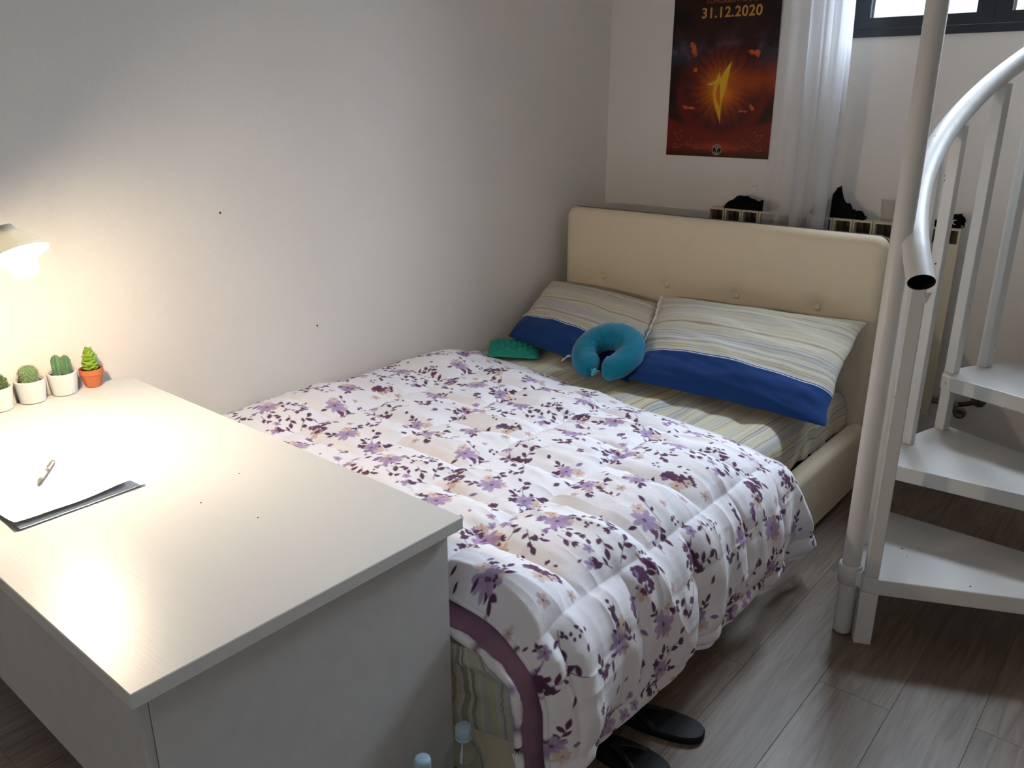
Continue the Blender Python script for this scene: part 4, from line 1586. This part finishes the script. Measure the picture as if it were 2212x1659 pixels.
def curtain():
    pts = []
    # plan view: a flat single layer on the left, then gathered folds doubling back on the right
    plan = [(0.905, 0.0), (0.945, 0.008), (0.985, -0.004), (1.022, 0.006), (1.036, 0.02), (1.030, 0.034), (1.020, 0.022), (1.040, -0.010), (1.075, -0.022), (1.092, -0.012),
            (1.078, 0.010), (1.070, 0.026), (1.090, 0.036), (1.115, 0.018), (1.120, -0.012), (1.145, -0.030), (1.185, -0.026), (1.192, -0.006), (1.160, 0.010), (1.140, 0.026), (1.165, 0.040), (1.196, 0.030)]
    pl = np.array(plan)
    L_ = np.concatenate([[0], np.cumsum(np.hypot(*np.diff(pl, axis=0).T))])
    n, m = 170, 60
    s = np.linspace(0, L_[-1], n)
    x = np.interp(s, L_, pl[:, 0])
    y = np.interp(s, L_, pl[:, 1])
    ker = np.array([1, 2, 3, 2, 1]) / 9
    x[2:-2] = np.convolve(x, ker, 'same')[2:-2]
    y[2:-2] = np.convolve(y, ker, 'same')[2:-2]
    zz = np.linspace(0.33, 2.60, m)
    P = np.zeros((n, m, 3))
    for j, z in enumerate(zz):
        k_ = (2.6 - z) / 2.27
        xc = 1.05 + 0.004 * math.sin(z * 5)
        P[:, j, 0] = xc + (x - 1.05) * (1.0 + 0.0 * k_) + 0.006 * np.sin(s * 40 + z * 2) * k_ - 0.010 * sm(1.45, 1.05, z) * sm(0.3, 0.8, s)
        P[:, j, 1] = 3.585 + y * (0.9 + 0.25 * math.sin(z * 1.7)) + 0.004 * np.sin(s * 60 + z * 3)
        P[:, j, 2] = z
    o = fast_obj('sheer_curtain', P, M['sheer'], None, (1.05, 3.585, 0.33))
    tag(o, 'white sheer curtain hanging gathered between the poster and the window', 'curtain')


curtain()

# ------------------------------------------------------------------ things on the desk
TZ = 0.75


def pot_plant(name, label, y, pot, r_top, r_bot, h, cat='cactus', x=-0.012, rim=False, group=None):
    t = thing(name, label, cat, (x, y, TZ), group)
    if rim:
        pr = [(r_bot - 0.003, 0), (r_bot, 0.002), (r_top * 0.93, h * 0.70), (r_top * 0.93 + 0.0005, h * 0.705), (r_top, h * 0.715), (r_top, h), (r_top - 0.003, h), (r_top - 0.004, h * 0.85), (0.0005, h * 0.85)]
    else:
        pr = [(r_bot - 0.004, 0), (r_bot, 0.004), (r_top - 0.001, h - 0.002), (r_top - 0.002, h), (r_top - 0.006, h), (r_top - 0.008, h * 0.86), (0.0005, h * 0.86)]
    obj('pot', *lathe(pr, (x, y, TZ), 40), pot, t, smooth=False)
    n = 24
    V, F = lathe([(r_top - (0.0045 if rim else 0.0085), h * 0.885), (r_top * 0.6, h * 0.90), (0.0005, h * 0.91)], (x, y, TZ), n)
    obj('soil', V, F, M['soil'], t, smooth=True)
    return t, Vector((x, y, TZ + h * 0.89))


def spines(t, pts, ln, name='spines'):
    parts = []
    rg = random.Random(5)
    for p, nrm in pts:
        for k_ in range(4):
            d = (Vector(nrm) + Vector((rg.uniform(-.8, .8), rg.uniform(-.8, .8), rg.uniform(-.5, .9)))).normalized() * ln
            s = d.orthogonal().normalized() * 0.0005
            p_ = Vector(p)
            s2 = d.cross(s).normalized() * 0.0005
            parts.append(([tuple(p_ + s), tuple(p_ - s * 0.5 + s2), tuple(p_ - s * 0.5 - s2), tuple(p_ + d)], [(0, 1, 3), (1, 2, 3), (2, 0, 3), (0, 2, 1)]))
    o = obj(name, *join(parts), M['spine'], t)
    o['kind'] = 'stuff'
    return o


def ribbed(c, r, h, ribs, lobes=0.18, twist=0.0, n=72, m=22, bumps=0.0, seed=0):
    c = Vector(c)
    P = np.zeros((n, m, 3))
    tips = []
    for j in range(m):
        t = j / (m - 1)
        prof_ = math.sqrt(max(0.0, 1 - max(0, (t - 0.62) / 0.38) ** 2)) * (0.86 + 0.14 * math.sin(min(t / 0.5, 1) * math.pi / 2))
        for i in range(n):
            a = 2 * math.pi * i / n
            q = abs(math.cos(ribs * (a + twist * t) / 2))
            rr_ = r * prof_ * (1 - lobes + lobes * q ** 0.7)
            if bumps:
                rr_ *= 1 + bumps * math.sin(t * 26 + (math.floor(ribs * (a / 6.283)) % 2) * math.pi)
            P[i, j] = (c.x + rr_ * math.cos(a), c.y + rr_ * math.sin(a), c.z - 0.004 + t * h)
    for k_ in range(ribs):
        for j in range(2, m - 1, 2):
            t = j / (m - 1)
            a = 2 * math.pi * k_ / ribs - twist * t
            i = int(round(a / (2 * math.pi) * n)) % n
            tips.append((P[i, j], (math.cos(a), math.sin(a), 0.3 if t < 0.8 else 1.2)))
    V, F = gridvf(P, wrap_u=True)
    return V, F, tips


# 1 dark lobed cactus, 2 round bristly cactus, 3 three ribbed columns, 4 jade-like succulent
CG = 'small potted plants in a row on the desk'
t, c = pot_plant('potted_cactus', 'dark lumpy cactus in white pot, nearest the lamp on the desk', 0.733, M['pot_white'], 0.0415, 0.034, 0.066, group=CG)
allt = []
for (dx, dy, dz, r, h) in ((0, 0.004, 0, 0.019, 0.050), (0.015, 0.014, 0, 0.013, 0.030), (-0.010, 0.018, 0, 0.012, 0.034), (0.014, -0.012, 0, 0.013, 0.028), (-0.014, -0.010, 0, 0.012, 0.030), (0.004, 0.020, 0.014, 0.010, 0.022)):
    V, F, tp = ribbed((c.x + dx, c.y + dy, c.z + dz), r, h, 9, 0.22, bumps=0.10)
    obj('cactus_lobe', V, F, M['cactus_dark'], t, smooth=True)
    allt += tp
spines(t, allt[::2], 0.0045)
t, c = pot_plant('potted_cactus', 'round bristly cactus with pale spines in white pot on the desk', 0.820, M['pot_white'], 0.0415, 0.034, 0.066, group=CG)
V, F, tp = ribbed((c.x, c.y, c.z), 0.0245, 0.052, 16, 0.14, twist=1.4, bumps=0.05)
obj('cactus_body', V, F, M['cactus_grey'], t, smooth=True)
spines(t, tp, 0.0055)
t, c = pot_plant('potted_cactus', 'ribbed blue-green column cactus in white pot beside the terracotta pot', 0.908, M['pot_white'], 0.0415, 0.034, 0.066, group=CG)
allt = []
for (dx, dy, r, h) in ((-0.002, -0.009, 0.0145, 0.064), (0.004, 0.013, 0.0145, 0.060), (-0.014, 0.004, 0.012, 0.054)):
    V, F, tp = ribbed((c.x + dx, c.y + dy, c.z), r, h, 6, 0.34)
    obj('cactus_column', V, F, M['cactus_blue'], t, smooth=True)
    allt += tp
spines(t, allt, 0.0030)
t, c = pot_plant('potted_succulent', 'bright green succulent with plump leaves in small terracotta pot', 0.992, M['terracotta'], 0.0335, 0.0225, 0.056, 'succulent', -0.016, True, CG)
obj('stem', *tube([(c.x, c.y, c.z - 0.004), (c.x + 0.001, c.y, c.z + 0.03), (c.x, c.y + 0.001, c.z + 0.060)], [0.004, 0.0032, 0.002], 8), M['stem'], t, smooth=True)


def leaf_mesh(ln, wd, th):
    n, m = 12, 10
    P = np.zeros((n, m, 3))
    for i in range(n):
        q = i / (n - 1)
        w = wd * math.sqrt(max(0.0, math.sin(math.pi * min(1, q ** 0.75 * 0.98 + 0.02))))
        for j in range(m):
            a = 2 * math.pi * j / m
            P[i, j] = (q * ln, w * math.cos(a), th * math.sin(a) * (w / wd + 0.05) + 0.12 * ln * q * q)
    return gridvf(P, wrap_v=True)


lv, lf = leaf_mesh(0.0265, 0.0150, 0.0052)
first_leaf = None
rg = random.Random(2)
for lvl in range(7):
    z = c.z + 0.003 + lvl * 0.0088
    for k_ in range(4 if lvl < 5 else 3):
        a = lvl * 0.95 + k_ * (2 * math.pi / (4 if lvl < 5 else 3)) + rg.uniform(-0.2, 0.2)
        up = R(14 + lvl * 6 + rg.uniform(-8, 8))
        sc = (0.85, 1.0, 1.0, 0.98, 0.9, 0.8, 0.65)[lvl]
        if first_leaf is None:
            o = obj('leaf', [Vector(p) + WL[t.name] for p in lv], lf, M['leaf'], t, smooth=True)
            first_leaf = o
        else:
            o = first_leaf.copy()
            COL.objects.link(o)
        o.location = Vector((c.x, c.y, z)) - WL[t.name]
        o.rotation_euler = (0, -up, a)
        o.scale = (sc, sc, sc)


def paper_sheets():
    # a small stack of A4 sheets whose room-side edge curls up
    c0 = np.array([0.748, 0.490, TZ])      # near corner on the desk
    e1 = np.array([-0.02, 1.0, 0.0])       # along the curled edge
    e1 = e1 / np.linalg.norm(e1)
    e2 = np.array([-1.0, -0.02, 0.0])
    n, m = 40, 40
    names = (('paper_sheet', 'top white paper sheet with curled edge under the pen', 0.0065, 0.255, 0.0), ('paper_sheet', 'white paper sheet at the bottom of the stack on the desk', 0.0014, 0.262, 0.012))
    for nm, lb, z, wid, sh in names:
        u = np.linspace(0, 1, n)[:, None] * np.ones((1, m))
        v = np.linspace(0, 1, m)[None, :] * np.ones((n, 1))
        P = c0 + e1 * ((u * wid + sh * 0.3)[..., None]) + e2 * ((v * 0.297 - sh * 0.9)[..., None])
        curl = (0.012 * np.exp(-v / 0.10) * (0.4 + 0.6 * u) + 0.006 * np.exp(-u / 0.08) * np.exp(-v / 0.2)) * (1 if z > 0.003 else 0.25)
        P = P + np.array([0, 0, 1.0]) * (z + curl * (1 + 0.2 * np.sin(u * 9)))[..., None]
        Pb_ = P.copy()
        Pb_[..., 2] -= 0.0009
        o = fast_obj(nm, P, M['paper'], None, tuple(P[20, 20]), flip=False, extra=[(Pb_, None, True)])
        tag(o, lb, 'paper', 'sheets of paper on the desk')


paper_sheets()


def pen():
    a, b = Vector((0.592, 0.595, TZ + 0.0145)), Vector((0.470, 0.684, TZ + 0.0125))
    d = (b - a).normalized()
    t = thing('ballpoint_pen', 'white ballpoint pen with grey grip lying on the paper', 'pen', tuple(a))
    obj('barrel', *lathe([(0.0042, 0.016), (0.0046, 0.02), (0.0046, 0.115), (0.004, 0.118)], tuple(a), 16, tuple(d)), M['pen_white'], t, smooth=True)
    obj('tip', *lathe([(0.0006, -0.006), (0.0011, 0.0), (0.0040, 0.012), (0.0048, 0.016), (0.0048, 0.024)], tuple(a), 16, tuple(d)), M['pen_grey'], t, smooth=True)
    obj('push_button', *lathe([(0.0028, 0.118), (0.0028, 0.130), (0.0018, 0.132)], tuple(a), 12, tuple(d)), M['pen_grey'], t, smooth=True)
    up = Vector((0, 0, 1))
    obj('clip', *tube([tuple(a + d * 0.116 + up * 0.0045), tuple(a + d * 0.114 + up * 0.0075), tuple(a + d * 0.078 + up * 0.0065)], 0.0014, 8, squash=(1.4, 0.7)), M['pen_grey'], t, smooth=True)
    obj('print_band', *lathe([(0.0047, 0.060), (0.00475, 0.061), (0.00475, 0.074), (0.0047, 0.075)], tuple(a), 16, tuple(d), cap=False), M['pen_grey'], t, smooth=True)


pen()
for i, (x, y) in enumerate(((0.86, 0.925), (1.075, 0.83), (0.925, 0.79))):
    tag(obj('crumb', *lathe([(0.0012, 0), (0.0019, 0.0007), (0.0008, 0.0014)], (x, y, TZ), 7), M['soil'], base=(x, y, TZ)),
        ('tiny dark crumb on desk top farthest from the lamp along the bed edge', 'tiny dark crumb on desk top closest to its outer corner', 'tiny dark crumb near the middle of the desk top')[i], 'crumb')


def desk_lamp():
    b = Vector((0.20, 0.500, TZ))
    t = thing('desk_lamp', 'grey-green desk lamp shining down on the desk by the wall', 'lamp', tuple(b))
    obj('base', *lathe([(0.070, 0), (0.072, 0.004), (0.072, 0.014), (0.062, 0.019), (0.010, 0.022)], tuple(b), 36), M['lamp_shade'], t, smooth=True)
    elbow = b + Vector((-0.045, -0.03, 0.28))
    head = Vector((0.440, 0.682, TZ + 0.540))
    obj('lower_arm', *tube([tuple(b + Vector((0, 0, 0.018))), tuple(elbow)], 0.007, 12), M['lamp_shade'], t, smooth=True)
    obj('upper_arm', *tube([tuple(elbow), tuple(head)], 0.006, 12), M['lamp_shade'], t, smooth=True)
    obj('joint', *lathe([(0.012, -0.012), (0.013, 0), (0.012, 0.012)], tuple(elbow), 16, (1, 0.2, 0)), M['lamp_shade'], t, smooth=True)
    ax = Vector((0.46, 0.12, -0.88)).normalized()
    prof_ = [(0.018, -0.012), (0.022, 0.0), (0.036, 0.014), (0.054, 0.034), (0.066, 0.056)]
    obj('shade', *lathe(prof_, tuple(head), 44, tuple(ax), cap=False), M['shade'], t, smooth=True)
    obj('lamp_holder', *lathe([(0.017, -0.012), (0.017, 0.004), (0.013, 0.022)], tuple(head), 24, tuple(ax)), M['lamp_shade'], t, smooth=True)
    bc = head + ax * 0.078
    V, F = lathe([(0.011, -0.052), (0.012, -0.036), (0.022, -0.021)] + [(0.030 * math.cos(R(q)) + 0.0003, 0.030 * math.sin(R(q))) for q in np.linspace(-32, 90, 10)], tuple(bc), 24, tuple(ax))
    obj('bulb', V, F, M['bulb'], t, smooth=True)


desk_lamp()

# ------------------------------------------------------------------ floor things
for i, (x, y) in enumerate(((1.478, 1.006), (1.478, 0.888))):
    t = thing('water_bottle', ('empty clear plastic bottle with pale blue cap standing close to the bed foot', 'empty clear plastic bottle with pale blue cap, the nearer one beside the desk end')[i], 'bottle', (x, y, 0), 'empty water bottles')
    out = [(0.030, 0.002), (0.040, 0.0), (0.044, 0.012)]
    for k_ in range(9):
        z = 0.02 + k_ * 0.021
        out += [(0.0445, z), (0.0425, z + 0.010)]
    out += [(0.0445, 0.212), (0.043, 0.235), (0.036, 0.262), (0.025, 0.285), (0.0155, 0.298), (0.0140, 0.303), (0.0140, 0.314)]
    inn_ = [(r_ - 0.0008, z_) for r_, z_ in out]
    obj('bottle_body', *lathe(out, (x, y, 0), 32, cap=False), M['bottle'], t, smooth=True)
    obj('cap', *lathe([(0.0160, 0.306), (0.0172, 0.307), (0.0172, 0.326), (0.0160, 0.330), (0.012, 0.332), (0.0005, 0.3325)], (x, y, 0), 32), M['cap'], t, smooth=True)
    obj('neck_ring', *lathe([(0.0145, 0.300), (0.0178, 0.301), (0.0178, 0.3045), (0.0145, 0.3055)], (x, y, 0), 28, cap=False), M['cap'], t, smooth=True)


def flip_flop(label, tip, ang, strap):
    d = Vector((math.cos(ang), math.sin(ang), 0))
    s = Vector((-d.y, d.x, 0))
    base = Vector((tip[0], tip[1], 0)) - d * 0.13
    t = thing('flip_flop', label, 'sandal', tuple(base), 'black flip-flops')
    outl = []
    for q in np.linspace(0, 2 * math.pi, 40, endpoint=False):
        cx_, sx_ = math.cos(q), math.sin(q)
        ln = 0.13
        w = 0.046 + 0.006 * cx_ if cx_ > -0.2 else 0.042 + 0.002 * cx_
        ex_ = abs(cx_) ** 0.85 * (1 if cx_ > 0 else -1)
        outl.append(base + d * (ln * ex_) + s * (w * abs(sx_) ** 0.8 * (1 if sx_ > 0 else -1)))
    n = len(outl)
    V, F = [], []
    lay = ((0.0, 0.985), (0.004, 1.0), (0.017, 1.0), (0.021, 0.975))
    for z, k_ in lay:
        for p in outl:
            q = base + (p - base) * k_
            V.append((q.x, q.y, z))
    for j in range(len(lay) - 1):
        for i in range(n):
            k2 = (i + 1) % n
            F.append((j * n + i, j * n + k2, (j + 1) * n + k2, (j + 1) * n + i))
    F.append(tuple(range(n - 1, -1, -1)))
    F.append(tuple((len(lay) - 1) * n + i for i in range(n)))
    obj('sole', V, F, M['black_rubber'], t)
    toe = base + d * strap
    for sg in (-1, 1):
        pth = []
        for q in np.linspace(0, 1, 10):
            p = toe + (d * (-0.085 * (1 if strap > 0 else -1)) + s * sg * 0.042) * q
            pth.append((p.x, p.y, 0.022 + 0.012 * math.sin(math.pi * (0.15 + 0.85 * q)) - 0.004 * q))
        V, F = tube(pth, 0.008, 10, squash=(1.0, 0.4))
        obj('thong_strap', V, F, M['strap'], t, smooth=True)


flip_flop('black flip-flop farther from the viewer, heel sticking out beside the bed', (1.728, 1.640), math.atan2(0.26, 0.96), -0.075)
flip_flop('black flip-flop nearer the viewer with its strap by the duvet hem', (1.728, 1.462), math.atan2(0.10, 0.99), -0.03)
